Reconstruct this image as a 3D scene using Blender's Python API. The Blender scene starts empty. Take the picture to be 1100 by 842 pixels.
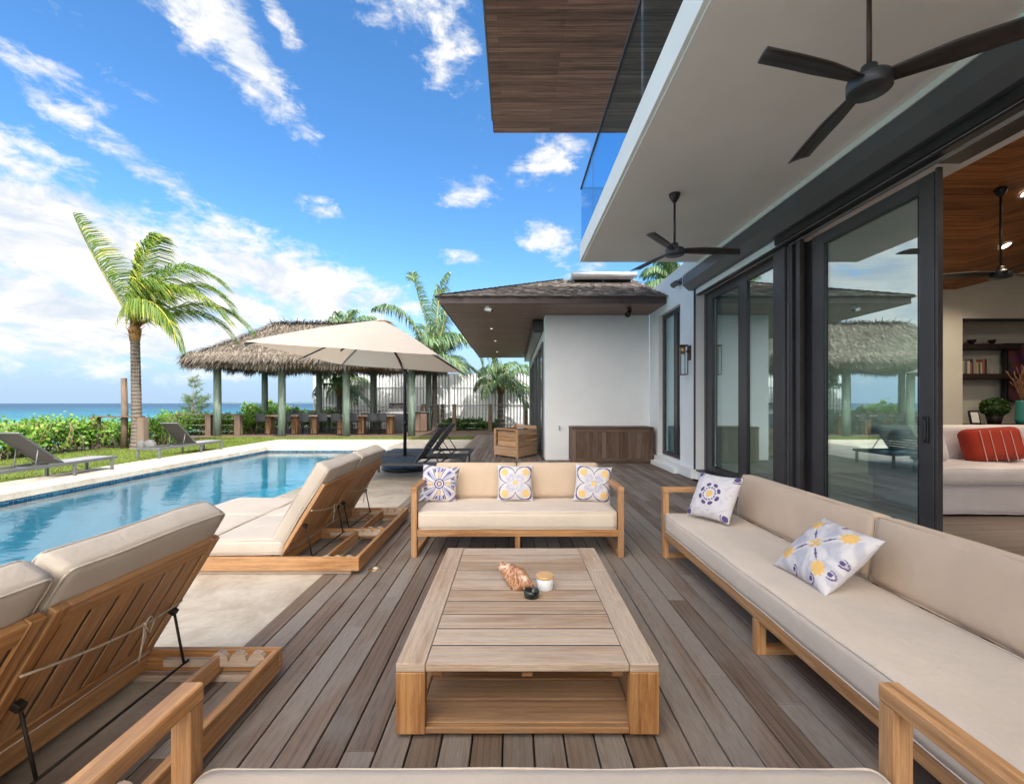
import bpy, math, random
from mathutils import Vector, Matrix
random.seed(7)
R = math.radians
C = bpy.context.scene.collection
scn = bpy.context.scene
# ---------------------------------------------------------------- camera, sky, sun, exposure
cam = bpy.data.cameras.new('camera'); cam.lens = 16.0; cam.sensor_width = 36.0
cam.clip_start = 0.05; cam.clip_end = 30000
cam.shift_x = -0.0009; cam.shift_y = 0.0109
co = bpy.data.objects.new('camera', cam); C.objects.link(co)
co.location = (0, 0, 1.5); co.rotation_euler = (R(90), 0, 0); scn.camera = co
SUN = Vector((0.62, -0.70, 1.0)).normalized()
EL = math.asin(SUN.z); AZ = math.atan2(SUN.x, SUN.y)
sl = bpy.data.lights.new('sun', 'SUN'); sl.energy = 2.0; sl.angle = R(0.55); sl.color = (1.0, 0.95, 0.87)
so = bpy.data.objects.new('sun', sl); C.objects.link(so)
so.rotation_euler = SUN.to_track_quat('Z', 'Y').to_euler(); so.location = (6, -10, 20)
vs = scn.view_settings; vs.view_transform = 'Standard'; vs.look = 'None'; vs.gamma = 1.0
vs.use_curve_mapping = False; vs.exposure = 1.80
scn.render.engine = 'CYCLES'
cy = scn.cycles; cy.use_denoising = True; cy.max_bounces = 10; cy.transparent_max_bounces = 16
cy.diffuse_bounces = 4; cy.glossy_bounces = 4; cy.transmission_bounces = 6; cy.sample_clamp_indirect = 6
cy.caustics_reflective = False; cy.caustics_refractive = False
try: cy.denoising_prefilter = 'ACCURATE'
except Exception: pass

class NT:
    """small wrapper over a node tree"""
    def __init__(s, t): s.t = t; s.n = t.nodes; s.l = t.links
    def new(s, typ, **k):
        n = s.n.new(typ)
        for a, b in k.items(): setattr(n, a, b)
        return n
    def set(s, sock, v):
        if isinstance(v, bpy.types.NodeSocket): s.l.new(v, sock)
        elif v is not None: sock.default_value = v
    def math(s, op, a, b=None, c=None, clamp=False):
        n = s.new('ShaderNodeMath', operation=op, use_clamp=clamp)
        s.set(n.inputs[0], a)
        if b is not None: s.set(n.inputs[1], b)
        if c is not None: s.set(n.inputs[2], c)
        return n.outputs[0]
    def mix(s, f, a, b, bt='MIX'):
        n = s.new('ShaderNodeMix', data_type='RGBA', blend_type=bt)
        s.set(n.inputs[0], f); s.set(n.inputs[6], a); s.set(n.inputs[7], b)
        return n.outputs[2]
    def rng(s, v, a, b, c=0.0, d=1.0, smooth=True):
        n = s.new('ShaderNodeMapRange', interpolation_type='SMOOTHSTEP' if smooth else 'LINEAR')
        s.set(n.inputs[0], v)
        for i, x in enumerate((a, b, c, d)): n.inputs[i+1].default_value = x
        return n.outputs[0]
    def noise(s, vec, scale=5, detail=4, rough=.55, dist=0.0):
        n = s.new('ShaderNodeTexNoise')
        if vec is not None: s.l.new(vec, n.inputs['Vector'])
        n.inputs['Scale'].default_value = scale; n.inputs['Detail'].default_value = detail
        n.inputs['Roughness'].default_value = rough; n.inputs['Distortion'].default_value = dist
        return n.outputs[0]
    def mapping(s, vec, loc=(0,0,0), rot=(0,0,0), scale=(1,1,1), vt='POINT'):
        n = s.new('ShaderNodeMapping', vector_type=vt)
        s.l.new(vec, n.inputs[0]); n.inputs[1].default_value = loc; n.inputs[2].default_value = rot; n.inputs[3].default_value = scale
        return n.outputs[0]
    def bump(s, h, strength=.3, dist=.01):
        n = s.new('ShaderNodeBump'); n.inputs['Strength'].default_value = strength; n.inputs['Distance'].default_value = dist
        s.l.new(h, n.inputs['Height']); return n.outputs[0]
    def coord(s, k): return s.new('ShaderNodeTexCoord').outputs[k]
    def attr(s, name, out='Fac'): return s.new('ShaderNodeAttribute', attribute_name=name).outputs[out]

def V4(c): return (c[0], c[1], c[2], 1.0)
def L8(r, g, b):   # 8-bit display colour -> linear
    return tuple((x/255/12.92 if x/255 <= .04045 else ((x/255+.055)/1.055)**2.4) for x in (r, g, b))

# world: physical sky with clouds laid out by compass direction and height above the horizon
w = bpy.data.worlds.new('World'); scn.world = w; w.use_nodes = True
W = NT(w.node_tree); W.n.clear()
sky = W.new('ShaderNodeTexSky', sky_type='NISHITA', sun_disc=False, sun_elevation=EL, sun_rotation=AZ,
            altitude=0, air_density=1.0, dust_density=0.4, ozone_density=3.0)
hs = W.new('ShaderNodeHueSaturation'); hs.inputs['Saturation'].default_value = 1.2; hs.inputs['Value'].default_value = 1.0
W.l.new(sky.outputs[0], hs.inputs['Color'])
skyc = W.mix(1.0, hs.outputs[0], (0.66, 0.76, 0.80, 1), 'MULTIPLY')
d = W.coord('Generated')
sep = W.new('ShaderNodeSeparateXYZ'); W.l.new(d, sep.inputs[0])
az = W.math('ARCTAN2', sep.outputs[0], sep.outputs[1]); el = W.math('ARCSINE', sep.outputs[2])
cmb = W.new('ShaderNodeCombineXYZ'); W.l.new(az, cmb.inputs[0]); W.l.new(el, cmb.inputs[1]); ae = cmb.outputs[0]
def dirae(px, py):
    u, v = (px-551)/489, (433-py)/489
    return math.atan2(u, 1), math.atan2(v, math.hypot(1, u))
clouds = [  # centre (as seen from the deck), half length, half height (deg), tilt (deg), weight
    ((70, 262), 40, 9.5, -16, .98), ((300, 300), 22, 6.8, -12, .95), ((60, 335), 36, 8.5, -3, .95), ((400, 322), 15, 4.5, -4, .72), ((20, 215), 20, 6, -18, .80),
    ((245, 32), 14, 4.2, -40, .95), ((195, -8), 11, 5.0, -34, .80), ((478, 40), 13, 6.5, -52, .62), ((430, -5), 12, 5.0, -8, .60), ((305, 30), 5, 2.2, -40, .50),
    ((500, 208), 6.5, 3.6, 4, .70), ((590, 172), 9, 4.0, 16, .74), ((592, 256), 6.2, 3.6, 0, .78), ((342, 228), 5.0, 2.4, -12, .66),
    ((495, 276), 5.6, 2.2, -6, .58), ((160, 182), 9.0, 2.6, -24, .66), ((90, 140), 14, 2.4, -30, .50), ((28, 70), 7.0, 2.6, -12, .56), ((20, 180), 9, 4.2, -14, .60),
    ((60, 20), 10, 2.6, -20, .28), ((150, 90), 9, 2.0, -25, .26), ((120, 386), 40, 2.6, 0, .42), ((380, 372), 20, 3.2, 0, .55), ((-420, 200), 34, 16, 5, .62), ((1500, 150), 40, 26, 0, .6), ((640, 290), 8, 3, 0, .55)]
msum = None
for (p, a, b, t, amp) in clouds:
    A, E_ = dirae(*p)
    mv = W.mapping(ae, (A, E_, 0), (0, 0, R(t)), (R(a), R(b), 1), 'TEXTURE')
    ln = W.new('ShaderNodeVectorMath', operation='LENGTH'); W.l.new(mv, ln.inputs[0])
    m = W.rng(ln.outputs['Value'], 1.15, 0.0, 0.0, amp)
    msum = m if msum is None else W.math('MAXIMUM', msum, m)
# unseen warm cloud added behind, left and overhead to fill shade, brightest sunward
sd_ = W.new('ShaderNodeVectorMath', operation='DOT_PRODUCT'); W.l.new(d, sd_.inputs[0]); sd_.inputs[1].default_value = SUN
back = W.rng(sep.outputs[1], 0.30, -0.25, 0, .66)
msum = W.math('MAXIMUM', msum, back)
lf = W.rng(sep.outputs[0], -0.80, -0.96, 0, .50); msum = W.math('MAXIMUM', msum, lf)
st = W.mapping(ae, rot=(0, 0, R(20)), scale=(8, 19, 1))
n1 = W.noise(st, 1.0, 10, .62, .4)
st2 = W.mapping(ae, loc=(3, 1, 0), rot=(0, 0, R(14)), scale=(26, 44, 1))
n2 = W.noise(st2, 1.0, 8, .65, .5)
nn = W.math('ADD', W.math('MULTIPLY', n1, .60), W.math('MULTIPLY', n2, .40))
nn = W.math('MULTIPLY_ADD', nn, 2.3, -.65)
dens = W.rng(W.math('ADD', nn, msum), 0.80, 1.34, 0, 1)
up = W.rng(el, 0.0, 0.05, 0, 1)
dens = W.math('MULTIPLY', dens, up)
glowf = W.rng(sd_.outputs['Value'], 0.0, .90, .95, 6.8)
cbase = W.mix(W.rng(n1, .34, .60), (2.25, 2.5, 2.85, 1), (3.35, 3.3, 3.2, 1))
cbase = W.mix(W.rng(sd_.outputs['Value'], 0.0, .7), cbase, (3.9, 3.62, 3.22, 1))
vmc = W.new('ShaderNodeVectorMath', operation='SCALE'); W.l.new(cbase, vmc.inputs[0]); W.l.new(glowf, vmc.inputs['Scale'])
hz = W.rng(el, 0.0, 0.30, 0.97, 0)     # pale air towards the horizon
skyc = W.mix(hz, skyc, (1.42, 2.0, 2.75, 1))
fin = W.mix(dens, skyc, vmc.outputs[0])
bg = W.new('ShaderNodeBackground'); W.l.new(fin, bg.inputs[0]); bg.inputs[1].default_value = 0.10
wo = W.new('ShaderNodeOutputWorld'); W.l.new(bg.outputs[0], wo.inputs[0])

# ---------------------------------------------------------------- naming helpers
def tag(o, label=None, cat=None, group=None, kind=None):
    if label: o['label'] = label
    if cat: o['category'] = cat
    if group: o['group'] = group
    if kind: o['kind'] = kind
    return o
def thing(name, label, cat, loc=(0, 0, 0), group=None):
    o = bpy.data.objects.new(name, None); C.objects.link(o); o.location = loc; o.empty_display_size = .2
    return tag(o, label, cat, group)
def origin(o):
    v = Vector((0, 0, 0))
    while o is not None: v += o.location; o = o.parent
    return v
def dup(o, loc=None, rotz=None, label=None, parent=None):
    c = o.copy(); C.objects.link(c)
    if parent is not None: c.parent = parent
    if loc is not None: c.location = loc
    if rotz is not None: c.rotation_euler = (0, 0, rotz)
    if label: c['label'] = label
    for ch in list(o.children): dup(ch, parent=c)
    return c

# ---------------------------------------------------------------- mesh builder
class MB:
    def __init__(s): s.v = []; s.f = []; s.uv = []; s.r = []; s.m = []; s.sm = []; s.col = None
    def face(s, idx, uv=None, rnd=0.5, m=0, smooth=False):
        s.f.append(tuple(idx)); s.uv.append(uv or [(0, 0)]*len(idx)); s.r.append(rnd); s.m.append(m); s.sm.append(smooth)
    def box(s, c, sz, rot=None, bev=.003, m=0, rnd=None, grain=None):
        c = Vector(c); h = [x/2 for x in sz]; b = min(bev, min(h)*.6)
        rnd = random.random() if rnd is None else rnd
        if rot is not None and not isinstance(rot, Matrix):
            from mathutils import Euler
            rot = Euler(rot).to_matrix()
        Lx = grain if grain is not None else max(range(3), key=lambda i: sz[i])
        oth = [i for i in range(3) if i != Lx]; ou, ov = random.uniform(0, 40), random.uniform(0, 40)
        base = len(s.v); loc = []; ix = {}
        def add(p): loc.append(Vector(p)); return base+len(loc)-1
        sg = [(x, y, z) for x in (-1, 1) for y in (-1, 1) for z in (-1, 1)]
        for q in sg:
            for k in range(3):
                ix[q, k] = add([q[i]*(h[i] if i == k else h[i]-b) for i in range(3)])
        fs = []
        for k in range(3):
            i, j = [a for a in range(3) if a != k]
            for sk in (-1, 1):
                vs_ = []
                for (a, bb) in ((-1, -1), (1, -1), (1, 1), (-1, 1)):
                    q = [0, 0, 0]; q[k] = sk; q[i] = a; q[j] = bb; vs_.append(ix[tuple(q), k])
                fs.append((vs_, k))
            for a in (-1, 1):
                for bb in (-1, 1):
                    q0 = [0, 0, 0]; q0[i] = a; q0[j] = bb; q1 = list(q0); q0[k] = -1; q1[k] = 1
                    q0, q1 = tuple(q0), tuple(q1)
                    fs.append(([ix[q0, i], ix[q1, i], ix[q1, j], ix[q0, j]], i if i != Lx else j))
        for q in sg: fs.append(([ix[q, 0], ix[q, 1], ix[q, 2]], oth[0]))
        for vs_, k in fs:
            P = [loc[i-base] for i in vs_]
            n = (P[1]-P[0]).cross(P[2]-P[0]); cc = sum(P, Vector())/len(P)
            if n.dot(cc) < 0: vs_ = vs_[::-1]; P = P[::-1]
            if k == Lx: uv = [(p[oth[0]]*.6+ou, p[oth[1]]+ov) for p in P]
            else:
                o_ = [i for i in oth if i != k][0] if k in oth else oth[0]
                uv = [(p[Lx]+ou, p[o_]+ov+.37*k) for p in P]
            s.face(vs_, uv, rnd, m)
        for p in loc:
            if rot is not None: p = rot @ p
            s.v.append(tuple(p+c))
    def beam(s, p0, p1, wd, ht, up=(0, 0, 1), bev=.003, m=0, rnd=None):
        p0, p1 = Vector(p0), Vector(p1); d_ = p1-p0; x = d_.normalized(); u = Vector(up)
        y = u.cross(x)
        if y.length < 1e-5: y = Vector((1, 0, 0)).cross(x)
        y.normalize(); z = x.cross(y)
        M = Matrix((x, y, z)).transposed()
        s.box((p0+p1)/2, (d_.length, wd, ht), M, bev, m, rnd, 0)
    def tube(s, pts, r, n=8, m=0, rnd=None, cap=True, smooth=True, closed=False):
        pts = [Vector(p) for p in pts]; rnd = random.random() if rnd is None else rnd
        rs = r if isinstance(r, (list, tuple)) else [r]*len(pts)
        rings = []; ref = None; ln = 0
        for i, p in enumerate(pts):
            t = (pts[min(i+1, len(pts)-1)]-pts[max(i-1, 0)])
            if t.length < 1e-9: t = Vector((0, 0, 1))
            t.normalize()
            if ref is None: ref = Vector((0, 0, 1)) if abs(t.z) < .9 else Vector((1, 0, 0))
            x = (ref-t*ref.dot(t)).normalized(); ref = x; y = t.cross(x)
            if i: ln += (p-pts[i-1]).length
            b = len(s.v)
            for k in range(n):
                a = 2*math.pi*k/n; s.v.append(tuple(p+(x*math.cos(a)+y*math.sin(a))*rs[i]))
            rings.append((b, ln))
        for i in range(len(rings)-1):
            (a, la), (b, lb) = rings[i], rings[i+1]
            for k in range(n):
                k2 = (k+1) % n
                u0, u1 = k/n*.3, (k+1)/n*.3
                s.face((a+k, a+k2, b+k2, b+k), [(la, u0), (la, u1), (lb, u1), (lb, u0)], rnd, m, smooth)
        if cap and not closed:
            a = rings[0][0]; s.face([a+k for k in range(n)][::-1], None, rnd, m)
            a = rings[-1][0]; s.face([a+k for k in range(n)], None, rnd, m)
    def cyl(s, p0, p1, r0, r1=None, n=16, m=0, rnd=None): s.tube([p0, p1], [r0, r0 if r1 is None else r1], n, m, rnd)
    def lathe(s, c, prof, n=24, m=0, rnd=.5, axis=None, smooth=True):
        """prof: list of (radius, height)"""
        c = Vector(c); M = axis if axis is not None else Matrix.Identity(3); rings = []
        for (r, z) in prof:
            b = len(s.v)
            for k in range(n):
                a = 2*math.pi*k/n; s.v.append(tuple(c+M @ Vector((r*math.cos(a), r*math.sin(a), z))))
            rings.append(b)
        for i in range(len(rings)-1):
            a, b = rings[i], rings[i+1]
            for k in range(n):
                k2 = (k+1) % n
                s.face((a+k, a+k2, b+k2, b+k), [(k/n, prof[i][1]), ((k+1)/n, prof[i][1]), ((k+1)/n, prof[i+1][1]), (k/n, prof[i+1][1])], rnd, m, smooth)
        if prof[0][0] > 1e-4: s.face([rings[0]+k for k in range(n)][::-1], None, rnd, m)
        if prof[-1][0] > 1e-4: s.face([rings[-1]+k for k in range(n)], None, rnd, m)
    def poly(s, pts, rnd=.5, m=0, uvs=None, smooth=False):
        b = len(s.v)
        for p in pts: s.v.append(tuple(p))
        s.face(range(b, b+len(pts)), uvs, rnd, m, smooth)
    def prism(s, pts, off, m=0, rnd=.5, uvs=None):
        """closed outline pts (3d) extruded by off"""
        off = Vector(off); n = len(pts); b = len(s.v); P = [Vector(p) for p in pts]
        nrm = Vector()
        for i in range(n): nrm += P[i].cross(P[(i+1) % n])
        if nrm.dot(off) > 0: P = P[::-1]
        for p in P: s.v.append(tuple(p))
        for p in P: s.v.append(tuple(p+off))
        pu = [(p.x+p.y*.3, p.z+p.y) for p in P]
        s.face(range(b, b+n), pu, rnd, m); s.face(list(range(b+n, b+2*n))[::-1], pu[::-1], rnd, m)
        for i in range(n):
            j = (i+1) % n
            s.face((b+j, b+i, b+n+i, b+n+j), [pu[j], pu[i], (pu[i][0]+off.length, pu[i][1]), (pu[j][0]+off.length, pu[j][1])], rnd, m)
    def rounded(s, c, sz, r=.04, n=8, rot=None, puff=0.0, wrinkle=0.0, m=0, seed=0, pipe=0.0):
        """soft upholstered block"""
        c = Vector(c); h = [x/2 for x in sz]; from mathutils import noise as NZ
        cnt = [max(3, int(x/.045)+1) for x in sz]; cnt = [min(k, 34) for k in cnt]
        key = {}; 
        def vert(i, j, k):
            if (i, j, k) in key: return key[i, j, k]
            p = Vector([2*h[a]*((i, j, k)[a]/cnt[a])-h[a] for a in range(3)])
            # concentrate samples at the rim
            q = Vector([max(-(h[a]-r), min(h[a]-r, p[a])) for a in range(3)]); dd = p-q
            if dd.length > 1e-9:
                mx = max(abs(x) for x in dd)
                if dd.length > 0: p = q+dd.normalized()*r*(mx/r if mx < r else 1)
                if sum(1 for x in dd if abs(x) > 1e-9) == 1: p = q+dd
                else: p = q+dd.normalized()*r if mx >= r*.999 else p
            t = sorted(range(3), key=lambda a: sz[a])[0]
            o = [a for a in range(3) if a != t]
            f = 1
            for a in o: f *= max(0, 1-(p[a]/h[a])**4)
            if puff and h[t] > 0: p[t] += puff*f*(p[t]/h[t])
            if wrinkle:
                nz = NZ.noise(Vector((p.x*3.1+seed, p.y*3.1, p.z*3.1)))+.5*NZ.noise(Vector((p.x*8+seed, p.y*8, p.z*8)))
                p += p.normalized()*0 + Vector([wrinkle*nz if a == t else wrinkle*.5*nz for a in range(3)])
            key[i, j, k] = len(s.v); P = (rot @ p if rot is not None else p)+c; s.v.append(tuple(P)); return key[i, j, k]
        if pipe:
            t = sorted(range(3), key=lambda a: sz[a])[0]; o = [a for a in range(3) if a != t]
            for sg in (-1, 1):
                pts = []; e0, e1 = h[o[0]]-r*.30, h[o[1]]-r*.30; cr = .03
                for (cx, cy_, a0) in ((1, 1, 0), (-1, 1, 90), (-1, -1, 180), (1, -1, 270)):
                    for a in (0, 30, 60, 90):
                        q3 = [0, 0, 0]; q3[o[0]] = cx*(e0-cr)+cr*math.cos(R(a0+a)); q3[o[1]] = cy_*(e1-cr)+cr*math.sin(R(a0+a)); q3[t] = sg*(h[t]-r*.30); pts.append(Vector(q3))
                dense = []
                for i in range(len(pts)):
                    A_, B_ = pts[i], pts[(i+1) % len(pts)]; nn_ = max(1, int((B_-A_).length/.06))
                    for j in range(nn_):
                        p = A_+(B_-A_)*j/nn_
                        if wrinkle: p = p+Vector([0 if a != t else wrinkle*1.6*NZ.noise(Vector((p.x*3.1+seed, p.y*3.1, p.z*3.1))) for a in range(3)])
                        dense.append(p)
                dense.append(dense[0]); s.tube([(rot @ p if rot is not None else p)+c for p in dense], pipe, 6, m, .5, False)
        for ax in range(3):
            a, b = [x for x in range(3) if x != ax]
            for sd in (0, cnt[ax]):
                for i in range(cnt[a]):
                    for j in range(cnt[b]):
                        q = []
                        for (ii, jj) in ((i, j), (i+1, j), (i+1, j+1), (i, j+1)):
                            t3 = [0, 0, 0]; t3[ax] = sd; t3[a] = ii; t3[b] = jj; q.append((vert(*t3), (ii*sz[a]/cnt[a]+ax*3, jj*sz[b]/cnt[b])))
                        flip = (sd == 0) ^ (ax == 1)
                        if flip: q = q[::-1]
                        s.face([x[0] for x in q], [x[1] for x in q], .5, m, True)
    def build(s, name, mats, parent=None):
        me = bpy.data.meshes.new(name); o0 = origin(parent) if parent is not None else Vector((0, 0, 0))
        vv = s.v if o0.length == 0 else [(a-o0.x, b-o0.y, c-o0.z) for a, b, c in s.v]
        me.from_pydata(vv, [], s.f)
        for mt in (mats if isinstance(mats, (list, tuple)) else [mats]): me.materials.append(mt)
        uvl = me.uv_layers.new(name='UVMap'); flat = []
        for u in s.uv:
            for a in u: flat += (a[0], a[1])
        uvl.data.foreach_set('uv', flat)
        at = me.attributes.new('rnd', 'FLOAT', 'FACE'); at.data.foreach_set('value', s.r)
        me.polygons.foreach_set('material_index', s.m); me.polygons.foreach_set('use_smooth', s.sm)
        if s.col:
            ca = me.attributes.new('paint', 'FLOAT_COLOR', 'POINT'); fl = []
            for c_ in s.col: fl += (c_[0], c_[1], c_[2], 1)
            ca.data.foreach_set('color', fl)
        me.update()
        o = bpy.data.objects.new(name, me); C.objects.link(o)
        if parent is not None: o.parent = parent
        return o
def one_box(name, c, sz, mat, parent=None, rot=None, bev=.003):
    b = MB(); b.box(c, sz, rot, bev); return b.build(name, mat, parent)
def span(x0, x1, y0, y1, z0, z1): return ((x0+x1)/2, (y0+y1)/2, (z0+z1)/2), (abs(x1-x0), abs(y1-y0), abs(z1-z0))

# ---------------------------------------------------------------- materials
def mat(name):
    m = bpy.data.materials.new(name); m.use_nodes = True; t = NT(m.node_tree)
    b = m.node_tree.nodes['Principled BSDF']; return m, t, b
def plain(name, col, rough=.5, metal=0.0, var=.06, nscale=6, bump=.0, bscale=60, spec=.5):
    m, t, b = mat(name); oc = t.coord('Object')
    n = t.noise(oc, nscale, 5)
    c = t.mix(t.rng(n, .3, .7), V4([x*(1-var) for x in col]), V4([min(1, x*(1+var)) for x in col]))
    t.l.new(c, b.inputs['Base Color']); b.inputs['Metallic'].default_value = metal
    t.l.new(t.rng(n, .3, .7, rough-.05, rough+.06), b.inputs['Roughness'])
    b.inputs['Specular IOR Level'].default_value = spec
    if bump: t.l.new(t.bump(t.noise(oc, bscale, 5), bump, .004), b.inputs['Normal'])
    return m
def wood(name, cd, cl, grey=None, gamt=.0, rough=.6, tone=.25, fine=1.0, bump=.35):
    m, t, b = mat(name); uv = t.coord('UV'); rnd = t.attr('rnd')
    g1 = t.noise(t.mapping(uv, scale=(1.3, 24, 1)), 1, 7, .66, 1.0)
    g2 = t.noise(t.mapping(uv, scale=(9, 260, 1)), 1, 3, .65, .2)
    g3 = t.noise(t.mapping(uv, scale=(26, 420, 1)), 1, 2, .6)
    k = t.math('ADD', t.math('MULTIPLY', g1, .70), t.math('ADD', t.math('MULTIPLY', g2, .20*fine), t.math('MULTIPLY', g3, .12)))
    c = t.mix(t.rng(k, .38, .62), V4(cd), V4(cl))
    # darker growth rings / knots
    wv = t.new('ShaderNodeTexWave', wave_type='BANDS', bands_direction='Y'); t.l.new(t.mapping(uv, scale=(.55, 7, 1)), wv.inputs['Vector'])
    wv.inputs['Scale'].default_value = 1.2; wv.inputs['Distortion'].default_value = 7; wv.inputs['Detail'].default_value = 3; wv.inputs['Detail Scale'].default_value = .7
    c = t.mix(t.math('MULTIPLY', t.rng(wv.outputs[0], .62, 1.0), .28), c, V4([x*.55 for x in cd]))
    if grey:
        gn = t.noise(t.mapping(uv, scale=(.9, 3.2, 1)), 1, 5, .65, .6)
        gf = t.math('MULTIPLY', t.rng(t.math('ADD', gn, t.math('MULTIPLY', t.math('SUBTRACT', rnd, .5), .22)), .36, .62), gamt)
        c = t.mix(gf, c, t.mix(t.rng(g2, .3, .7), V4([x*.72 for x in grey]), V4([x*1.12 for x in grey])))
    tn = t.rng(rnd, 0, 1, 1-tone, 1+tone, False)
    vm = t.new('ShaderNodeVectorMath', operation='SCALE'); t.l.new(c, vm.inputs[0]); t.l.new(tn, vm.inputs['Scale'])
    t.l.new(vm.outputs[0], b.inputs['Base Color']); t.l.new(t.rng(g1, .2, .8, rough-.1, rough+.15), b.inputs['Roughness'])
    b.inputs['Specular IOR Level'].default_value = .35
    t.l.new(t.bump(k, bump, .003), b.inputs['Normal']); return m
def fabric(name, col, weave=700, var=.05, transl=0.0):
    m, t, b = mat(name); oc = t.coord('Object')
    n = t.noise(oc, 2.3, 4); n2 = t.noise(oc, weave, 2)
    c = t.mix(t.rng(n, .3, .7), V4([x*(1-var) for x in col]), V4([min(1, x*(1+var)) for x in col]))
    c = t.mix(t.math('MULTIPLY', t.rng(n2, .3, .7), .18), c, V4([x*.75 for x in col]))
    t.l.new(c, b.inputs['Base Color']); b.inputs['Roughness'].default_value = .9; b.inputs['Specular IOR Level'].default_value = .15
    b.inputs['Sheen Weight'].default_value = .15
    h = t.math('ADD', t.math('MULTIPLY', n2, .12), t.noise(oc, 7, 4, .6, .8))
    t.l.new(t.bump(h, .42, .014), b.inputs['Normal'])
    if transl:
        tr = t.new('ShaderNodeBsdfTranslucent'); tr.inputs[0].default_value = V4([min(1, col[0]*1.0), col[1]*.82, col[2]*.62])
        mx = t.new('ShaderNodeMixShader'); mx.inputs[0].default_value = transl
        t.l.new(b.outputs[0], mx.inputs[1]); t.l.new(tr.outputs[0], mx.inputs[2])
        t.l.new(mx.outputs[0], m.node_tree.nodes['Material Output'].inputs[0])
    return m
def leafmat(name, c1, c2, c3, transl=.35, rough=.45):
    m, t, b = mat(name); rnd = t.attr('rnd')
    c = t.mix(t.rng(rnd, 0, .6, 0, 1, False), V4(c1), V4(c2)); c = t.mix(t.rng(rnd, .72, 1.0, 0, 1), c, V4(c3))
    t.l.new(c, b.inputs['Base Color']); b.inputs['Roughness'].default_value = rough; b.inputs['Specular IOR Level'].default_value = .4
    tr = t.new('ShaderNodeBsdfTranslucent'); t.l.new(t.mix(1.0, c, (1.5, 1.6, .7, 1), 'MULTIPLY'), tr.inputs[0])
    mx = t.new('ShaderNodeMixShader'); mx.inputs[0].default_value = transl
    t.l.new(b.outputs[0], mx.inputs[1]); t.l.new(tr.outputs[0], mx.inputs[2])
    t.l.new(mx.outputs[0], m.node_tree.nodes['Material Output'].inputs[0]); return m
def glass(name, tint, ior=1.5, rough=0.0, gl=(1, 1, 1)):
    m = bpy.data.materials.new(name); m.use_nodes = True; t = NT(m.node_tree); t.n.clear()
    fr = t.new('ShaderNodeFresnel'); bf = t.new('ShaderNodeNewGeometry').outputs['Backfacing']
    t.l.new(t.rng(bf, 0, 1, ior, 1/ior, False), fr.inputs[0])
    tr = t.new('ShaderNodeBsdfTransparent'); tr.inputs[0].default_value = V4(tint)
    gs = t.new('ShaderNodeBsdfGlossy'); gs.inputs['Roughness'].default_value = rough; gs.inputs[0].default_value = V4(gl)
    nz = t.noise(t.coord('Object'), .8, 2); t.l.new(t.bump(nz, .012, .03), gs.inputs['Normal'])
    mx = t.new('ShaderNodeMixShader'); t.l.new(fr.outputs[0], mx.inputs[0]); t.l.new(tr.outputs[0], mx.inputs[1]); t.l.new(gs.outputs[0], mx.inputs[2])
    o = t.new('ShaderNodeOutputMaterial'); t.l.new(mx.outputs[0], o.inputs[0]); return m
def planks(name, cd, cl, width=.1, length=3.0, axis='X', rough=.5, groove=.006, tone=.3):
    """boards running along an axis on a continuous lining"""
    m, t, b = mat(name); oc = t.coord('Object')
    v = t.mapping(oc, rot=(0, 0, 0 if axis == 'X' else R(90)))
    br = t.new('ShaderNodeTexBrick'); t.l.new(v, br.inputs['Vector']); br.offset = .37; br.offset_frequency = 2
    for k, x in (('Color1', (0, 0, 0, 1)), ('Color2', (1, 1, 1, 1)), ('Mortar', (.5, .5, .5, 1))): br.inputs[k].default_value = x
    br.inputs['Scale'].default_value = 1.0; br.inputs['Mortar Size'].default_value = groove*.5; br.inputs['Mortar Smooth'].default_value = .1
    br.inputs['Brick Width'].default_value = length; br.inputs['Row Height'].default_value = width; br.inputs['Bias'].default_value = 0
    g = t.noise(t.mapping(v, scale=(1.0, 26, 1)), 1, 6, .6, .6)
    c = t.mix(t.rng(g, .32, .68), V4(cd), V4(cl))
    tn = t.rng(br.outputs[0], 0, 1, 1-tone, 1+tone, False)
    vm = t.new('ShaderNodeVectorMath', operation='SCALE'); t.l.new(c, vm.inputs[0]); t.l.new(tn, vm.inputs['Scale'])
    c2 = t.mix(t.math('MULTIPLY', br.outputs[1], .75), vm.outputs[0], V4([x*.25 for x in cd]))
    t.l.new(c2, b.inputs['Base Color']); b.inputs['Roughness'].default_value = rough; b.inputs['Specular IOR Level'].default_value = .3
    h = t.math('SUBTRACT', t.math('MULTIPLY', g, .2), br.outputs[1]); t.l.new(t.bump(h, .4, .004), b.inputs['Normal']); return m

M = {}
M['teak'] = wood('teak', (.27, .112, .034), (.54, .275, .105), (.46, .33, .22), .30, .55, .13)
M['teak_dark'] = wood('teak_dark', (.14, .062, .025), (.30, .15, .065), None, 0, .6, .2)
M['teak_grey'] = wood('teak_grey', (.30, .19, .115), (.50, .36, .25), (.52, .43, .35), .62, .6, .10)
M['teak_shelf'] = wood('teak_shelf', (.26, .12, .045), (.46, .25, .11), (.20, .15, .11), .5, .6, .15)
M['deckwood'] = wood('deckwood', (.072, .045, .031), (.20, .140, .102), (.245, .213, .185), .85, .62, .17, 1.8, .9)
M['box_wood'] = wood('box_wood', (.065, .037, .023), (.17, .10, .066), (.19, .14, .11), .5, .6, .2)
M['post_wood'] = wood('post_wood', (.065, .038, .023), (.15, .095, .062), (.17, .145, .12), .5, .7, .12)
M['crate_wood'] = wood('crate_wood', (.33, .16, .065), (.55, .31, .15), (.50, .42, .33), .35, .6, .2)
M['dark_wood'] = wood('dark_wood', (.018, .012, .010), (.04, .028, .022), None, 0, .5, .2)
M['cushion_back'] = fabric('cushion_back', (.58, .445, .33))
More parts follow.
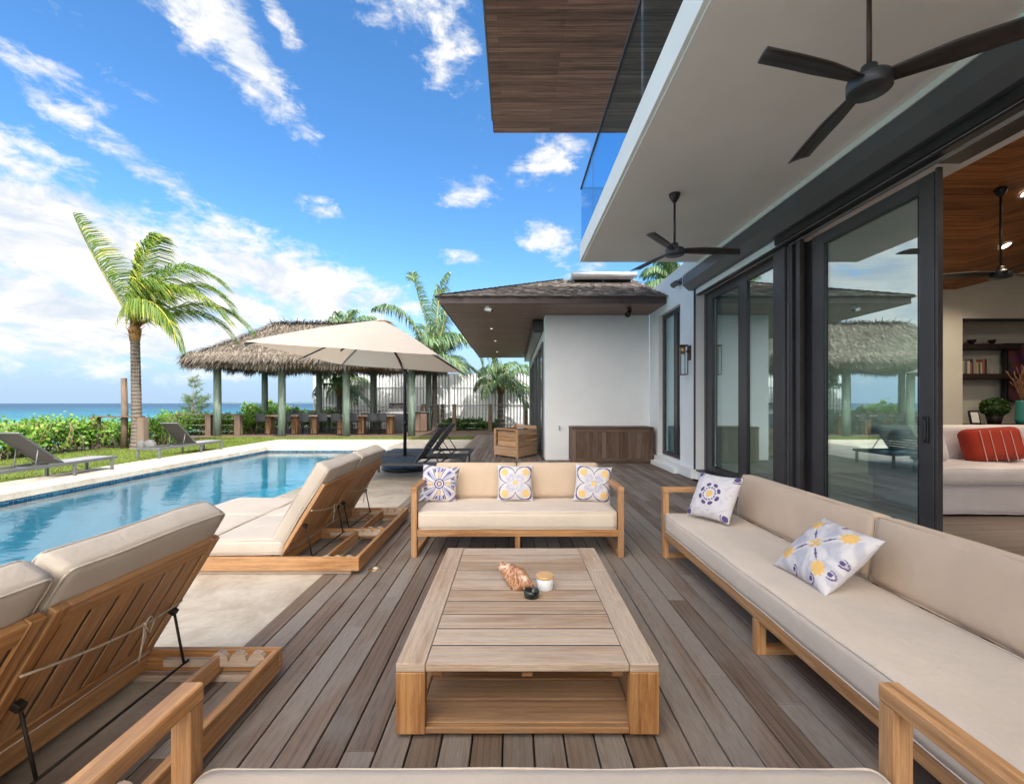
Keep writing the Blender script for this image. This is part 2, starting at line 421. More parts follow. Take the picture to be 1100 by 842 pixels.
M['cushion_seat'] = fabric('cushion_seat', (.65, .55, .455))
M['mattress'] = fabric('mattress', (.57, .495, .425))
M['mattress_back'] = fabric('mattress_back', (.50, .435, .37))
M['canopy'] = fabric('canopy', (.80, .71, .62), 500, .04, .34)
M['slipcover'] = fabric('slipcover', (.62, .58, .60))
M['red_fabric'] = fabric('red_fabric', (.34, .035, .018))
M['stripe'] = fabric('stripe', (.75, .45, .38))
M['rope'] = plain('rope', (.46, .38, .28), .9, 0, .15, 80, .5, 300)
M['white'] = plain('white', (.80, .80, .79), .7, 0, .02, 2, .12, 90)
M['stucco'] = plain('stucco', (.82, .83, .835), .85, 0, .03, 1.2, .35, 120)
M['soffit_plaster'] = plain('soffit_plaster', (.87, .855, .835), .85, 0, .045, .7, .2, 60)
M['frame'] = plain('frame', (.070, .065, .068), .38, .25, .10, 4)
M['black'] = plain('black', (.014, .014, .016), .35, 0, .2, 9)
M['iron'] = plain('iron', (.03, .022, .018), .6, .5, .3, 40)
M['shutter'] = plain('shutter', (.105, .107, .115), .42, .2, .08, 1.5)
M['fanblade'] = plain('fanblade', (.034, .028, .026), .45, 0, .15, 3)
M['fanmetal'] = plain('fanmetal', (.055, .06, .068), .4, .4, .1, 6)
M['bronze'] = plain('bronze', (.075, .045, .035), .45, .4, .15, 6)
M['grey_alu'] = plain('grey_alu', (.12, .125, .135), .4, .3, .08, 5)
M['alu_light'] = plain('alu_light', (.45, .46, .48), .35, .6, .08, 5)
M['steel'] = plain('steel', (.55, .56, .57), .28, .9, .08, 5)
M['brass'] = plain('brass', (.55, .36, .17), .35, .8, .1, 20)
M['pool_black'] = plain('pool_black', (.042, .047, .058), .5, .1, .12, 6)
M['sling'] = fabric('sling', (.060, .053, .052), 900, .1)
M['sling_light'] = fabric('sling_light', (.21, .21, .215), 900, .08)
M['concrete'] = plain('concrete', (.50, .49, .46), .8, 0, .18, 5, .4, 40)
M['rock'] = plain('rock', (.10, .10, .10), .9, 0, .25, 7, .8, 14)
M['trunk'] = None
def treated_post():
    m, t, b = mat('treated_post'); oc = t.coord('Object')
    n = t.noise(t.mapping(oc, scale=(9, 9, 1.1)), 1, 6, .65, .8); n2 = t.noise(oc, 24, 4)
    c = t.mix(t.rng(n, .3, .7), (.085, .125, .105, 1), (.20, .26, .215, 1)); c = t.mix(t.math('MULTIPLY', t.rng(n2, .55, .75), .5), c, (.05, .06, .05, 1))
    t.l.new(c, b.inputs['Base Color']); b.inputs['Roughness'].default_value = .75; t.l.new(t.bump(n, .5, .01), b.inputs['Normal']); return m
M['treated'] = treated_post()
def thatch(name, c1, c2, c3):
    m, t, b = mat(name); rnd = t.attr('rnd'); n = t.noise(t.coord('Object'), 1.1, 5)
    c = t.mix(t.rng(rnd, 0, 1, 0, 1, False), V4(c1), V4(c2)); c = t.mix(t.math('MULTIPLY', t.rng(n, .45, .7), .55), c, V4(c3))
    t.l.new(c, b.inputs['Base Color']); b.inputs['Roughness'].default_value = .95; b.inputs['Specular IOR Level'].default_value = .1; return m
M['thatch'] = thatch('thatch', (.060, .050, .040), (.235, .20, .165), (.165, .14, .115))
M['shake'] = thatch('shake', (.10, .085, .075), (.30, .265, .235), (.21, .18, .16))
M['leaf'] = leafmat('leaf', (.045, .115, .018), (.13, .27, .03), (.30, .36, .06))
M['leaf_deep'] = leafmat('leaf_deep', (.02, .06, .012), (.07, .15, .03), (.16, .22, .05))
M['frond'] = leafmat('frond', (.055, .12, .018), (.14, .22, .035), (.55, .47, .08), .48)
M['frond_far'] = leafmat('frond_far', (.045, .10, .045), (.14, .23, .12), (.42, .47, .32), .3)
M['rachis'] = leafmat('rachis', (.30, .27, .05), (.42, .36, .08), (.50, .36, .10), .1)
M['needle'] = leafmat('needle', (.07, .13, .06), (.13, .20, .09), (.20, .26, .12), .25)
M['twig'] = plain('twig', (.20, .14, .09), .9, 0, .3, 20)
M['dead_husk'] = thatch('dead_husk', (.10, .055, .03), (.34, .19, .09), (.24, .13, .07))
def palm_trunk_mat():
    m, t, b = mat('palm_bark'); oc = t.coord('Object')
    wv = t.new('ShaderNodeTexWave', wave_type='BANDS', bands_direction='Z'); t.l.new(oc, wv.inputs['Vector']); wv.inputs['Scale'].default_value = 2.6
    wv.inputs['Distortion'].default_value = 2.0; wv.inputs['Detail'].default_value = 3; wv.inputs['Detail Scale'].default_value = 2
    n = t.noise(oc, 9, 5)
    c = t.mix(t.rng(wv.outputs[0], .15, .8), (.060, .048, .040, 1), (.135, .115, .10, 1)); c = t.mix(t.math('MULTIPLY', t.rng(n, .45, .65), .7), c, (.12, .09, .07, 1))
    t.l.new(c, b.inputs['Base Color']); b.inputs['Roughness'].default_value = .9; t.l.new(t.bump(wv.outputs[0], .4, .02), b.inputs['Normal']); return m
M['trunk'] = palm_trunk_mat()
M['door_glass'] = glass('door_glass', (.66, .87, .90), 4.4, 0, (.92, 1.0, 1.0))
M['rail_glass'] = glass('rail_glass', (.58, .82, .95), 4.2, 0, (.80, .93, 1.0))
M['clear_glass'] = glass('clear_glass', (.9, .95, .95), 1.45)
M['upper_soffit'] = planks('upper_soffit', (.16, .074, .052), (.36, .19, .135), .105, 2.8, 'X', .5, .005, .28)
M['wing_soffit'] = planks('wing_soffit', (.19, .112, .086), (.32, .205, .16), .105, 3.2, 'X', .5, .005, .18)
M['fascia_wood'] = plain('fascia_wood', (.085, .055, .052), .55, 0, .12, 4)
M['room_ceiling'] = planks('room_ceiling', (.22, .080, .022), (.44, .19, .066), .13, 2.2, 'X', .45, .004, .28)
M['room_floor'] = planks('room_floor', (.13, .10, .085), (.22, .18, .155), .18, 2.0, 'X', .4, .003, .15)
def stone():
    m, t, b = mat('travertine'); oc = t.coord('Object')
    br = t.new('ShaderNodeTexBrick'); t.l.new(oc, br.inputs['Vector']); br.offset = .5
    for k, x in (('Color1', (0, 0, 0, 1)), ('Color2', (1, 1, 1, 1)), ('Mortar', (.5, .5, .5, 1))): br.inputs[k].default_value = x
    br.inputs['Scale'].default_value = 1.0; br.inputs['Mortar Size'].default_value = .0022; br.inputs['Brick Width'].default_value = .92; br.inputs['Row Height'].default_value = .61
    n = t.noise(oc, 2.2, 10, .74, .5); n2 = t.noise(t.mapping(oc, scale=(1, 3, 1)), 9, 6, .7, .5); n3 = t.noise(oc, .55, 3)
    c = t.mix(t.rng(n, .32, .68), (.38, .31, .235, 1), (.58, .515, .425, 1)); c = t.mix(t.math('MULTIPLY', t.rng(n2, .56, .72), .5), c, (.42, .335, .25, 1))
    c = t.mix(t.math('MULTIPLY', t.rng(n3, .45, .65), .35), c, (.52, .48, .42, 1))
    c = t.mix(t.math('MULTIPLY', br.outputs[1], .35), c, (.30, .25, .19, 1))
    vm = t.new('ShaderNodeVectorMath', operation='SCALE'); t.l.new(c, vm.inputs[0]); t.l.new(t.rng(br.outputs[0], 0, 1, .94, 1.05, False), vm.inputs['Scale'])
    t.l.new(vm.outputs[0], b.inputs['Base Color']); b.inputs['Roughness'].default_value = .7
    t.l.new(t.bump(t.math('SUBTRACT', t.math('MULTIPLY', n2, .5), br.outputs[1]), .25, .004), b.inputs['Normal']); return m
M['stone'] = stone()
def tilemat():
    m, t, b = mat('pool_tile'); oc = t.coord('Object')
    br = t.new('ShaderNodeTexBrick'); br.offset = 0
    sp = t.new('ShaderNodeSeparateXYZ'); t.l.new(oc, sp.inputs[0]); cb = t.new('ShaderNodeCombineXYZ')
    t.l.new(t.math('ADD', sp.outputs[0], sp.outputs[1]), cb.inputs[0]); t.l.new(sp.outputs[2], cb.inputs[1]); t.l.new(cb.outputs[0], br.inputs['Vector'])
    for k, x in (('Color1', (.012, .07, .18, 1)), ('Color2', (.10, .30, .42, 1)), ('Mortar', (.30, .38, .42, 1))): br.inputs[k].default_value = x
    br.inputs['Scale'].default_value = 1.0; br.inputs['Mortar Size'].default_value = .004; br.inputs['Brick Width'].default_value = .075; br.inputs['Row Height'].default_value = .05
    t.l.new(br.outputs[0], b.inputs['Base Color']); b.inputs['Roughness'].default_value = .2; return m
M['tile'] = tilemat()
M['plaster_blue'] = plain('plaster_blue', (.46, .84, .90), .6, 0, .08, 1.5)
def watermat():
    m = bpy.data.materials.new('pool_water'); m.use_nodes = True; t = NT(m.node_tree); t.n.clear(); oc = t.coord('Object')
    h = t.math('ADD', t.noise(t.mapping(oc, scale=(1.0, 1.5, 1)), 2.0, 3, .5, .6), t.math('MULTIPLY', t.noise(t.mapping(oc, rot=(0, 0, .5), scale=(1, 2.0, 1)), 8.5, 2, .5, .5), .25))
    bp = t.bump(h, .26, .024)
    fr = t.new('ShaderNodeFresnel'); fr.inputs[0].default_value = 1.5; t.l.new(bp, fr.inputs['Normal'])
    tr = t.new('ShaderNodeBsdfTransparent'); tr.inputs[0].default_value = (.44, .83, .97, 1)
    gs = t.new('ShaderNodeBsdfGlossy'); gs.inputs['Roughness'].default_value = .02; t.l.new(bp, gs.inputs['Normal'])
    mx = t.new('ShaderNodeMixShader'); t.l.new(fr.outputs[0], mx.inputs[0]); t.l.new(tr.outputs[0], mx.inputs[1]); t.l.new(gs.outputs[0], mx.inputs[2])
    o = t.new('ShaderNodeOutputMaterial'); t.l.new(mx.outputs[0], o.inputs[0]); return m
M['water'] = watermat()
def oceanmat():
    m, t, b = mat('ocean_water'); oc = t.coord('Object'); sp = t.new('ShaderNodeSeparateXYZ'); t.l.new(oc, sp.inputs[0])
    ln = t.new('ShaderNodeVectorMath', operation='LENGTH'); t.l.new(oc, ln.inputs[0])
    dd = t.math('LOGARITHM', ln.outputs['Value'], 10)
    n = t.noise(t.mapping(oc, scale=(.02, .02, 1)), 1, 5, .6)
    f = t.math('ADD', dd, t.math('MULTIPLY', t.math('SUBTRACT', n, .5), .8))
    c = t.mix(t.rng(f, 2.0, 2.4), (.075, .28, .30, 1), (.022, .12, .18, 1)); c = t.mix(t.rng(f, 2.35, 2.95), c, (.018, .055, .105, 1))
    t.l.new(c, b.inputs['Base Color']); b.inputs['Roughness'].default_value = .45; b.inputs['Specular IOR Level'].default_value = .25
    h = t.noise(t.mapping(oc, scale=(.5, .9, 1)), 1, 6, .7); t.l.new(t.bump(h, .9, .6), b.inputs['Normal']); return m
M['ocean'] = oceanmat()
def grassmat(name, a, bcol):
    m, t, b = mat(name); oc = t.coord('Object'); rnd = t.attr('rnd')
    n = t.noise(oc, 1.2, 5); n2 = t.noise(oc, 60, 4)
    c = t.mix(t.rng(n, .3, .7), V4(a), V4(bcol)); c = t.mix(t.math('MULTIPLY', t.rng(n2, .4, .7), .5), c, V4([x*.5 for x in a]))
    c = t.mix(t.math('MULTIPLY', rnd, .35), c, (.26, .27, .07, 1))
    t.l.new(c, b.inputs['Base Color']); b.inputs['Roughness'].default_value = .85; b.inputs['Specular IOR Level'].default_value = .15
    t.l.new(t.bump(n2, .8, .02), b.inputs['Normal']); return m
M['lawn'] = grassmat('lawn', (.055, .095, .014), (.10, .15, .024))
M['sand'] = plain('sand', (.45, .38, .28), .95, 0, .15, .6, .3, 8)
M['soil'] = plain('soil', (.10, .085, .07), .95, 0, .2, 3)
M['fence_white'] = plain('fence_white', (.70, .72, .73), .6, 0, .06, 1.0)
def paintmat():
    m, t, b = mat('printed_cloth'); c = t.attr('paint', 'Color'); oc = t.coord('Object')
    t.l.new(c, b.inputs['Base Color']); b.inputs['Roughness'].default_value = .9; b.inputs['Specular IOR Level'].default_value = .1
    t.l.new(t.bump(t.math('ADD', t.math('MULTIPLY', t.noise(oc, 700, 2), .1), t.noise(oc, 11, 4, .6, 1.0)), .35, .012), b.inputs['Normal']); return m
M['print'] = paintmat()
M['glow'] = None
def emis(name, col, s):
    m, t, b = mat(name); b.inputs['Base Color'].default_value = V4(col); b.inputs['Emission Color'].default_value = V4(col); b.inputs['Emission Strength'].default_value = s; return m
M['glow'] = emis('lamp_glow', (1, .86, .66), 4.0)
M['island'] = plain('island', (.10, .16, .20), .9)
M['glow_low'] = emis('lamp_glow_low', (1, .9, .8), .5)
M['fence_grey'] = plain('fence_grey', (.34, .355, .37), .7)
M['room_wall'] = plain('room_wall', (.60, .59, .53), .8, 0, .03, 1.5, .1, 60)
# ================================================================ THE SETTING
def slab(name, rects, z0, z1, mt, bev=.004):
    b = MB()
    for (x0, x1, y0, y1) in rects: b.box(*span(x0, x1, y0, y1, z0, z1), None, bev, 0, .5, 0)
    return tag(b.build(name, mt), kind='structure')
# ground: level garden with a hole for the pool, falling to the beach
b = MB(); X = [-17, -8.45, -3.8, 300]; Y = [-300, -4, 15.62, 32]
for i in range(3):
    for j in range(3):
        if i == 1 and j == 1: continue
        b.poly([(X[i], Y[j], -.06), (X[i+1], Y[j], -.06), (X[i+1], Y[j+1], -.06), (X[i], Y[j+1], -.06)])
b.poly([(-17, -300, -.06), (-17, 32, -.06), (-29, 46, -6), (-29, -300, -6)])
b.poly([(-17, 32, -.06), (300, 32, -.06), (300, 46, -6), (-29, 46, -6)])
tag(b.build('ground', M['soil']), kind='structure')
b = MB(); ring = [30, 60, 120, 300, 900, 3000, 12000]; seg = 48
pr = None
for r in [1]+ring:
    cur = []
    for k in range(seg):
        a = 2*math.pi*k/seg; cur.append(len(b.v)); b.v.append((r*math.cos(a), r*math.sin(a), -3.2))
    if pr:
        for k in range(seg): k2 = (k+1) % seg; b.face((pr[k], cur[k], cur[k2], pr[k2]))
    pr = cur
tag(b.build('sea', M['ocean']), kind='structure')
b = MB()
pts = []
for i in range(41):
    x = -5200+i*100; h = 26*math.sin(math.pi*i/40)**.5*(1+.25*math.sin(i*1.7)+.15*math.sin(i*3.1)); pts.append((x, 7000, max(0, h)-3.3))
b.prism([(-5200, 7000, -4)]+pts+[(-1200, 7000, -4)], (0, 300, 0)); tag(b.build('distant_island', M['island']), kind='structure')
# stone paving around the pool, each run butted to the next
slab('pool_terrace', [(-9.68, -8.42, -4, 18.8), (-8.42, -3.8, 15.6, 18.8), (-3.8, -1.662, -4, 18.8)], -.12, 0, M['stone'])
# pool shell
b = MB(); x0, x1, y0, y1 = -8.46, -3.76, -4, 15.64
b.box(*span(x0-.2, x1+.2, y0-.2, y1+.2, -1.6, -1.4), None, .001); b.box(*span(x0-.2, x0, y0, y1, -1.4, -.27), None, .001); b.box(*span(x1, x1+.2, y0, y1, -1.4, -.27), None, .001)
b.box(*span(x0, x1, y1, y1+.2, -1.4, -.27), None, .001); b.box(*span(x0, x1, y0-.2, y0, -1.4, -.27), None, .001)
tag(b.build('pool_shell', M['plaster_blue']), kind='structure')
b = MB()
b.box(*span(x0-.2, x0+.012, y0, y1+.2, -.27, -.122), None, .001); b.box(*span(x1-.012, x1+.2, y0, y1+.2, -.27, -.122), None, .001)
b.box(*span(x0+.012, x1-.012, y1-.012, y1+.2, -.27, -.122), None, .001)
tag(b.build('pool_tile_band', M['tile']), kind='structure')
b = MB(); n = 40; b.poly([(x0, y0, -.165), (x1, y0, -.165), (x1, y1, -.165), (x0, y1, -.165)]); tag(b.build('water', M['water']), kind='structure')
# lawn soil + blades
LAWN = [(-13.6, -9.68, -4, 20.3), (-9.68, -1.662, 18.8, 20.3)]
slab('lawn', LAWN, -.10, -.012, M['lawn'], .002)
b = MB()
for _ in range(26000):
    if random.random() < .82: x = random.uniform(-13.6, -9.66); y = random.uniform(5, 20.3)
    else: x = random.uniform(-9.66, -1.68); y = random.uniform(18.78, 20.35)
    a = random.uniform(0, 3.14); wd = random.uniform(.006, .012); h = random.uniform(.02, .055); dx, dy = wd*math.cos(a), wd*math.sin(a); lx, ly = random.uniform(-.02, .02), random.uniform(-.02, .02)
    b.poly([(x-dx, y-dy, -.012), (x+dx, y+dy, -.012), (x+lx, y+ly, h-.012)], random.random())
tag(b.build('grass', M['lawn']), kind='stuff')
# timber deck: individual boards with butt joints over a dark void
b = MB(); pitch = .1366; k0 = -12
xl = -.0447+pitch*k0
for k in range(0, 39):
    xa = xl+k*pitch+.004; xb = xa+pitch-.008
    if xb > 3.62: break
    yend = 21.55 if xb < .86 else 12.0
    y = -3+random.uniform(-2.5, 0)
    while y < yend:
        ln = random.choice((2.44, 3.05, 3.66, 4.27, 4.88)); ya, yb = max(y, -3), min(y+ln, yend)
        if yb-ya > .05: b.box(((xa+xb)/2, (ya+yb)/2, -.0125+random.uniform(-.0012, .0008)), (xb-xa, yb-ya-.003, .025), None, .003)
        y += ln
tag(b.build('deck', M['deckwood']), kind='structure')
slab('deck_substructure', [(-1.66, .855, -3, 21.6), (.855, 3.6, -3, 12.0)], -.11, -.07, M['black'])
b = MB(); yy = 20.32
while yy < 26.3:
    b.box(*span(-14.4, -.2 if yy < 21.5 else 0.8, yy, yy+.14, -.03, .0), None, .003) if yy >= 21.6 else b.box(*span(-14.4, -1.70, yy, yy+.14, -.03, .0), None, .003); yy += .146
tag(b.build('pavilion_deck', M['post_wood']), kind='structure')

# ================================================================ THE VILLA
villa = thing('villa', 'white modern two storey villa with dark sliding doors, balcony and wood soffits', 'house', (3.6, 0, 0))
b = MB()   # main rendered wall, pieces butted around the openings
b.box(*span(3.6, 3.9, 11.25, 12.0, 0, 4.45), None, .004); b.box(*span(3.6, 3.9, 8.95, 9.8, 0, 4.45), None, .004)
b.box(*span(3.6, 3.9, 9.8, 11.25, 3.64, 4.45), None, .004); b.box(*span(3.6, 3.9, 9.8, 11.25, 0, .25), None, .004)
b.box(*span(3.6, 4.1, -3, 8.95, 3.64, 4.097), None, .004); b.box(*span(3.62, 4.1, -3, 8.95, 0, .165), None, .004)
b.box(*span(3.9, 6.5, 11.7, 12.0, 0, 4.3), None, .004)
b.build('wall', M['stucco'], villa)
b = MB(); b.box(*span(3.52, 3.597, 9.0, 11.98, 0, .20), None, .006); b.box(*span(3.42, 3.517, 9.7, 11.3, 0, .10), None, .006); b.build('plinth', M['white'], villa)
b = MB(); b.box(*span(3.60, 3.92, -3, 8.95, .168, .20), None, .004); b.build('threshold', M['black'], villa)
# balcony slab, soffit and fascia
b = MB(); b.box(*span(1.234, 3.6, -4, 8.39, 4.103, 4.42), None, .004); b.box(*span(3.6, 4.1, -4, 8.39, 4.103, 4.42), None, .004); bal = b.build('balcony_slab', M['white'], villa)
b = MB(); b.box(*span(1.27, 3.52, -4, 8.35, 4.085, 4.1), None, .002); b.build('soffit', M['soffit_plaster'], bal)
b = MB()
for (ya, yb) in ((-4, -1.2), (-1.19, 1.6), (1.61, 4.4), (4.41, 7.2), (7.21, 8.34)): b.box(*span(1.25, 1.264, ya, yb, 4.30, 5.42), None, .002)
b.build('glass_balustrade', M['rail_glass'], bal)
b = MB(); b.box(*span(1.264, 3.6, 8.345, 8.359, 4.30, 5.42), None, .002); b.build('glass_balustrade', M['rail_glass'], bal)
b = MB(); b.box(*span(1.238, 1.276, -4, 8.37, 5.42, 5.455), None, .002); b.box(*span(1.276, 3.6, 8.334, 8.37, 5.42, 5.455), None, .002); b.build('handrail', M['frame'], bal)
b = MB(); b.box(*span(3.6, 3.9, -4, 8.39, 4.42, 7.4), None, .004); b.build('upper_wall', M['stucco'], villa)
for (ya, yb) in ((.2, 3.2), (4.2, 7.4)):
    b = MB(); b.box(*span(3.56, 3.597, ya, yb, 4.5, 6.9), None, .003); fr = b.build('upper_window', M['frame'], villa)
    b = MB(); b.box(*span(3.545, 3.557, ya+.1, (ya+yb)/2-.05, 4.6, 6.8), None, .001); b.box(*span(3.545, 3.557, (ya+yb)/2+.05, yb-.1, 4.6, 6.8), None, .001); b.build('pane', M['door_glass'], fr)
b = MB(); b.box(*span(-.43, 12, -4, 9.97, 7.42, 7.68), None, .004); rf = b.build('upper_roof', M['fascia_wood'], villa)
b = MB(); b.box(*span(-.41, 12, -4, 9.95, 7.40, 7.417), None, .001); b.build('wood_soffit', M['upper_soffit'], rf)
b = MB(); b.box(*span(-.47, 12, -4, 10.01, 7.69, 7.78), None, .01); b.build('roof_covering', M['shake'], rf)
# roller shutter box over the big doors
yb_ = 9.07
b = MB(); prof = [(3.595, 4.02), (3.385, 4.02), (3.385, 3.84), (3.50, 3.735), (3.595, 3.735)]
b.prism([(x, -3, z) for x, z in prof], (0, yb_+3, 0)); sh = b.build('shutter_box', M['shutter'], villa)
b = MB(); b.box(*span(3.37, 3.593, -3, 9.0, 4.022, 4.083), None, .002); b.build('trim', M['white'], sh)
b = MB(); b.box(*span(3.56, 3.598, -3, 6.2, 3.64, 3.732), None, .002); b.build('shutter_recess', M['black'], sh)
b = MB(); b.box(*span(3.60, 3.68, -3, 8.93, 3.612, 3.637), None, .002); b.box(*span(3.76, 3.97, -3, 4.04, 3.622, 3.638), None, .002); b.build('shutter_slot', M['black'], sh)
b = MB(); b.cyl((3.705, -3, 3.622), (3.705, 6.1, 3.622), .017, n=10); b.box(*span(3.73, 3.75, -3, 6.1, 3.612, 3.637), None, .001); b.build('guide_rail', M['alu_light'], sh)
b = MB(); b.box(*span(3.565, 3.597, 8.955, 8.985, .2, 3.73), None, .002); b.build('shutter_guide', M['frame'], sh)
def door(name, x, ya, yb, z0, z1, st, rail_t, rail_b, panes, th=.055, gt=.012, mt='frame'):
    """sliding leaf: stiles at given Y spans, rails top and bottom, one pane per bay"""
    b = MB()
    for (a, c) in st: b.box(*span(x-th/2, x+th/2, a, c, z0, z1), None, .004)
    ys = sorted(st)
    for i in range(len(ys)-1):
        a, c = ys[i][1]+.001, ys[i+1][0]-.001
        b.box(*span(x-th/2+.002, x+th/2-.002, a, c, z1-rail_t, z1-.001), None, .003); b.box(*span(x-th/2+.002, x+th/2-.002, a, c, z0+.001, z0+rail_b), None, .003)
    d_ = b.build(name, M[mt], villa)
    for i in range(len(ys)-1):
        a, c = ys[i][1]-.006, ys[i+1][0]+.006
        g = MB(); g.box(*span(x-gt/2, x+gt/2, a, c, z0+rail_b-.006, z1-rail_t+.006), None, .001); g.build('pane', M['door_glass'], d_)
        g = MB()
        for (zz, s_) in ((z0+rail_b+.004, 1), (z1-rail_t-.004, -1)): g.box((x-th/2-.001, (a+c)/2, zz), (.006, c-a-.02, .012), None, .001)
        for yq in (a+.01, c-.01): g.box((x-th/2-.001, yq, (z0+rail_b+z1-rail_t)/2), (.006, .012, z1-z0-rail_t-rail_b-.03), None, .001)
        g.build('gasket', M['black'], d_)
    return d_
door('sliding_door', 3.80, 6.13, 8.81, .2, 3.6, [(8.62, 8.84), (7.34, 7.60), (6.42, 6.47)], .12, .10, 2)
b = MB()
b.box(*span(3.66, 3.86, 6.14, 6.41, .2, 3.64), None, .006); b.box(*span(3.70, 3.86, 6.04, 6.12, .2, 3.61), None, .004)
b.box(*span(3.73, 3.86, 5.95, 6.01, .2, 3.61), None, .004); b.box(*span(3.69, 3.75, 5.86, 5.92, .2, 3.61), None, .004); b.box(*span(3.83, 3.88, 5.74, 5.94, .2, 3.60), None, .004)
b.box(*span(3.76, 3.86, 8.85, 8.949, .2, 3.64), None, .004); b.box(*span(3.76, 3.88, 6.42, 8.84, 3.602, 3.636), None, .003)
b.build('door_post', M['frame'], villa)
b = MB(); b.box(*span(3.702, 3.72, 6.125, 6.135, .2, 3.60), None, .001); b.box(*span(3.74, 3.75, 5.93, 5.94, .2, 3.60), None, .001); b.build('door_track', M['alu_light'], villa)
dr = door('sliding_door', 3.80, 4.07, 5.75, .2, 3.58, [(5.52, 5.74), (4.08, 4.23)], .14, .09, 1)
b = MB(); b.box((3.755, 4.15, 1.26), (.03, .03, .20), None, .01); b.box((3.765, 4.15, 1.26), (.02, .055, .24), None, .008); b.build('handle', M['black'], dr)
b = MB(); b.box(*span(3.775, 3.825, 4.045, 4.072, .2, 3.60), None, .003); b.build('door_track', M['frame'], villa)
# narrow window door beside the chest
dn = door('narrow_sliding_window', 3.72, 9.8, 11.25, .25, 3.64, [(11.10, 11.24), (10.22, 10.42), (9.81, 9.90)], .09, .09, 2)

# ---- single-storey wing with hip shake roof
b = MB()
b.box(*span(.85, 3.597, 12.0, 12.3, 0, 3.825), None, .006); b.box(*span(.85, 1.15, 12.3, 12.6, 0, 3.825), None, .004)
b.box(*span(.85, 1.15, 12.6, 24, 3.2, 3.825), None, .004); b.box(*span(.86, 1.15, 16.6, 17.2, 0, 3.2), None, .004); b.box(*span(.86, 1.15, 21.4, 24, 0, 3.2), None, .004)
b.build('wing_wall', M['stucco'], villa)
b = MB(); b.box(*span(.55, .845, 12.65, 22, 3.50, 3.82), None, .02); s2 = b.build('wing_shutter_box', M['black'], villa)
b = MB(); b.box(*span(.60, .80, 12.9, 21.8, 3.482, 3.497), None, .002); b.build('slot', M['alu_light'], s2)
for (ya, yb) in ((12.62, 16.58), (17.22, 21.38)):
    ym = (ya+yb)/2
    b = MB()
    for yq in (ya+.08, ym, yb-.08): b.box(*span(.80, .90, yq-.08, yq+.08, .0, 3.2), None, .004)
    b.box(*span(.81, .89, ya+.17, ym-.09, 3.08, 3.198), None, .003); b.box(*span(.81, .89, ym+.09, yb-.17, 3.08, 3.198), None, .003); wd = b.build('wing_door', M['frame'], villa)
    b = MB(); b.box(*span(.845, .857, ya+.15, ym-.07, 0.02, 3.1), None, .001); b.box(*span(.845, .857, ym+.07, yb-.15, .02, 3.1), None, .001); b.build('pane', M['door_glass'], wd)
one_box('wing_back_wall', (3.2, 20, 1.6), (.2, 14, 3.2), M['white'], villa)
ex, ey, ez = -1.73, 10.65, 3.83
b = MB(); b.box(*span(ex, 3.597, ey, ey+.05, ez, ez+.15), None, .004); b.box(*span(ex, ex+.05, ey+.05, 23.4, ez, ez+.15), None, .004); b.box(*span(ex+.05, 3.597, 23.35, 23.4, ez, ez+.15), None, .004)
wf = b.build('wing_fascia', M['fascia_wood'], villa)
b = MB(); b.box(*span(ex+.05, 3.597, ey+.05, 23.35, ez+.002, ez+.02), None, .001); b.build('wing_soffit', M['wing_soffit'], villa)
b = MB(); K = .385; T = 3.2; zt = ez+.17; x0, x1, y0, y1 = ex-.04, 3.58, ey-.04, 23.44
b.poly([(x0, y0, zt), (x1, y0, zt), (x1, y0+T, zt+K*T), (x0+T, y0+T, zt+K*T)]); b.poly([(x0, y1, zt), (x0, y0, zt), (x0+T, y0+T, zt+K*T), (x0+T, y1-T, zt+K*T)])
b.poly([(x1, y1, zt), (x0, y1, zt), (x0+T, y1-T, zt+K*T), (x1, y1-T, zt+K*T)]); b.poly([(x0+T, y0+T, zt+K*T), (x1, y0+T, zt+K*T), (x1, y1-T, zt+K*T), (x0+T, y1-T, zt+K*T)])
def shake(p, along, down, L, wd, th, lift):
    p, along, down = Vector(p), Vector(along).normalized(), Vector(down).normalized(); nrm = along.cross(down)
    if nrm.z < 0: nrm = -nrm
    a = p-along*wd/2; c = p+along*wd/2; d_ = down*L+nrm*lift
    b.poly([a, c, c+d_, a+d_], random.random()); b.poly([a+d_, c+d_, c+d_-nrm*th, a+d_-nrm*th], random.random()*.4)
dn_f = Vector((0, -1, -K)); dn_l = Vector((-1, 0, -K))
row = 0
while row*.13 < T:
    t = row*.13; z = zt+K*t
    x = x0+t-.02
    while x < x1:
        wd = random.uniform(.06, .16); shake((x+wd/2, y0+t+.16, z+.05+.015), (1, 0, 0), dn_f, .22+random.uniform(-.03, .035), wd-.006, .018, random.uniform(.005, .03)); x += wd
    y = y0+t
    while y < 20:
        wd = random.uniform(.08, .2); shake((x0+t+.16, y+wd/2, z+.05+.015), (0, 1, 0), dn_l, .22+random.uniform(-.03, .03), wd-.006, .018, random.uniform(.005, .03)); y += wd
    row += 1
for i in range(34):   # hip caps, ragged
    t = i*T/34; shake((x0+t+.16, y0+t+.16, zt+K*t+.075), (1, -1, 0), (-1, -1, -K), .24, .2, .03, .012)
b.box(*span(x0, x1, y0, y0+.3, ez+.152, zt+.03), None, .004); b.box(*span(x0, x0+.3, y0+.301, y1, ez+.152, zt+.03), None, .004); b.box(*span(x1-.3, x1, y0+.302, y0+T, zt-.02, zt+.12), None, .004)
b.build('shake_roof', M['shake'], villa)
b = MB(); b.box((2.56, 13.35, 5.13), (1.75, .9, .15), (R(4), 0, 0), .02); b.cyl((1.65, 12.87, 5.13), (3.5, 12.87, 5.13), .085, n=16)
for x in (1.75, 2.6, 3.4): b.box((x, 13.25, 4.98), (.05, .3, .18), None, .004)
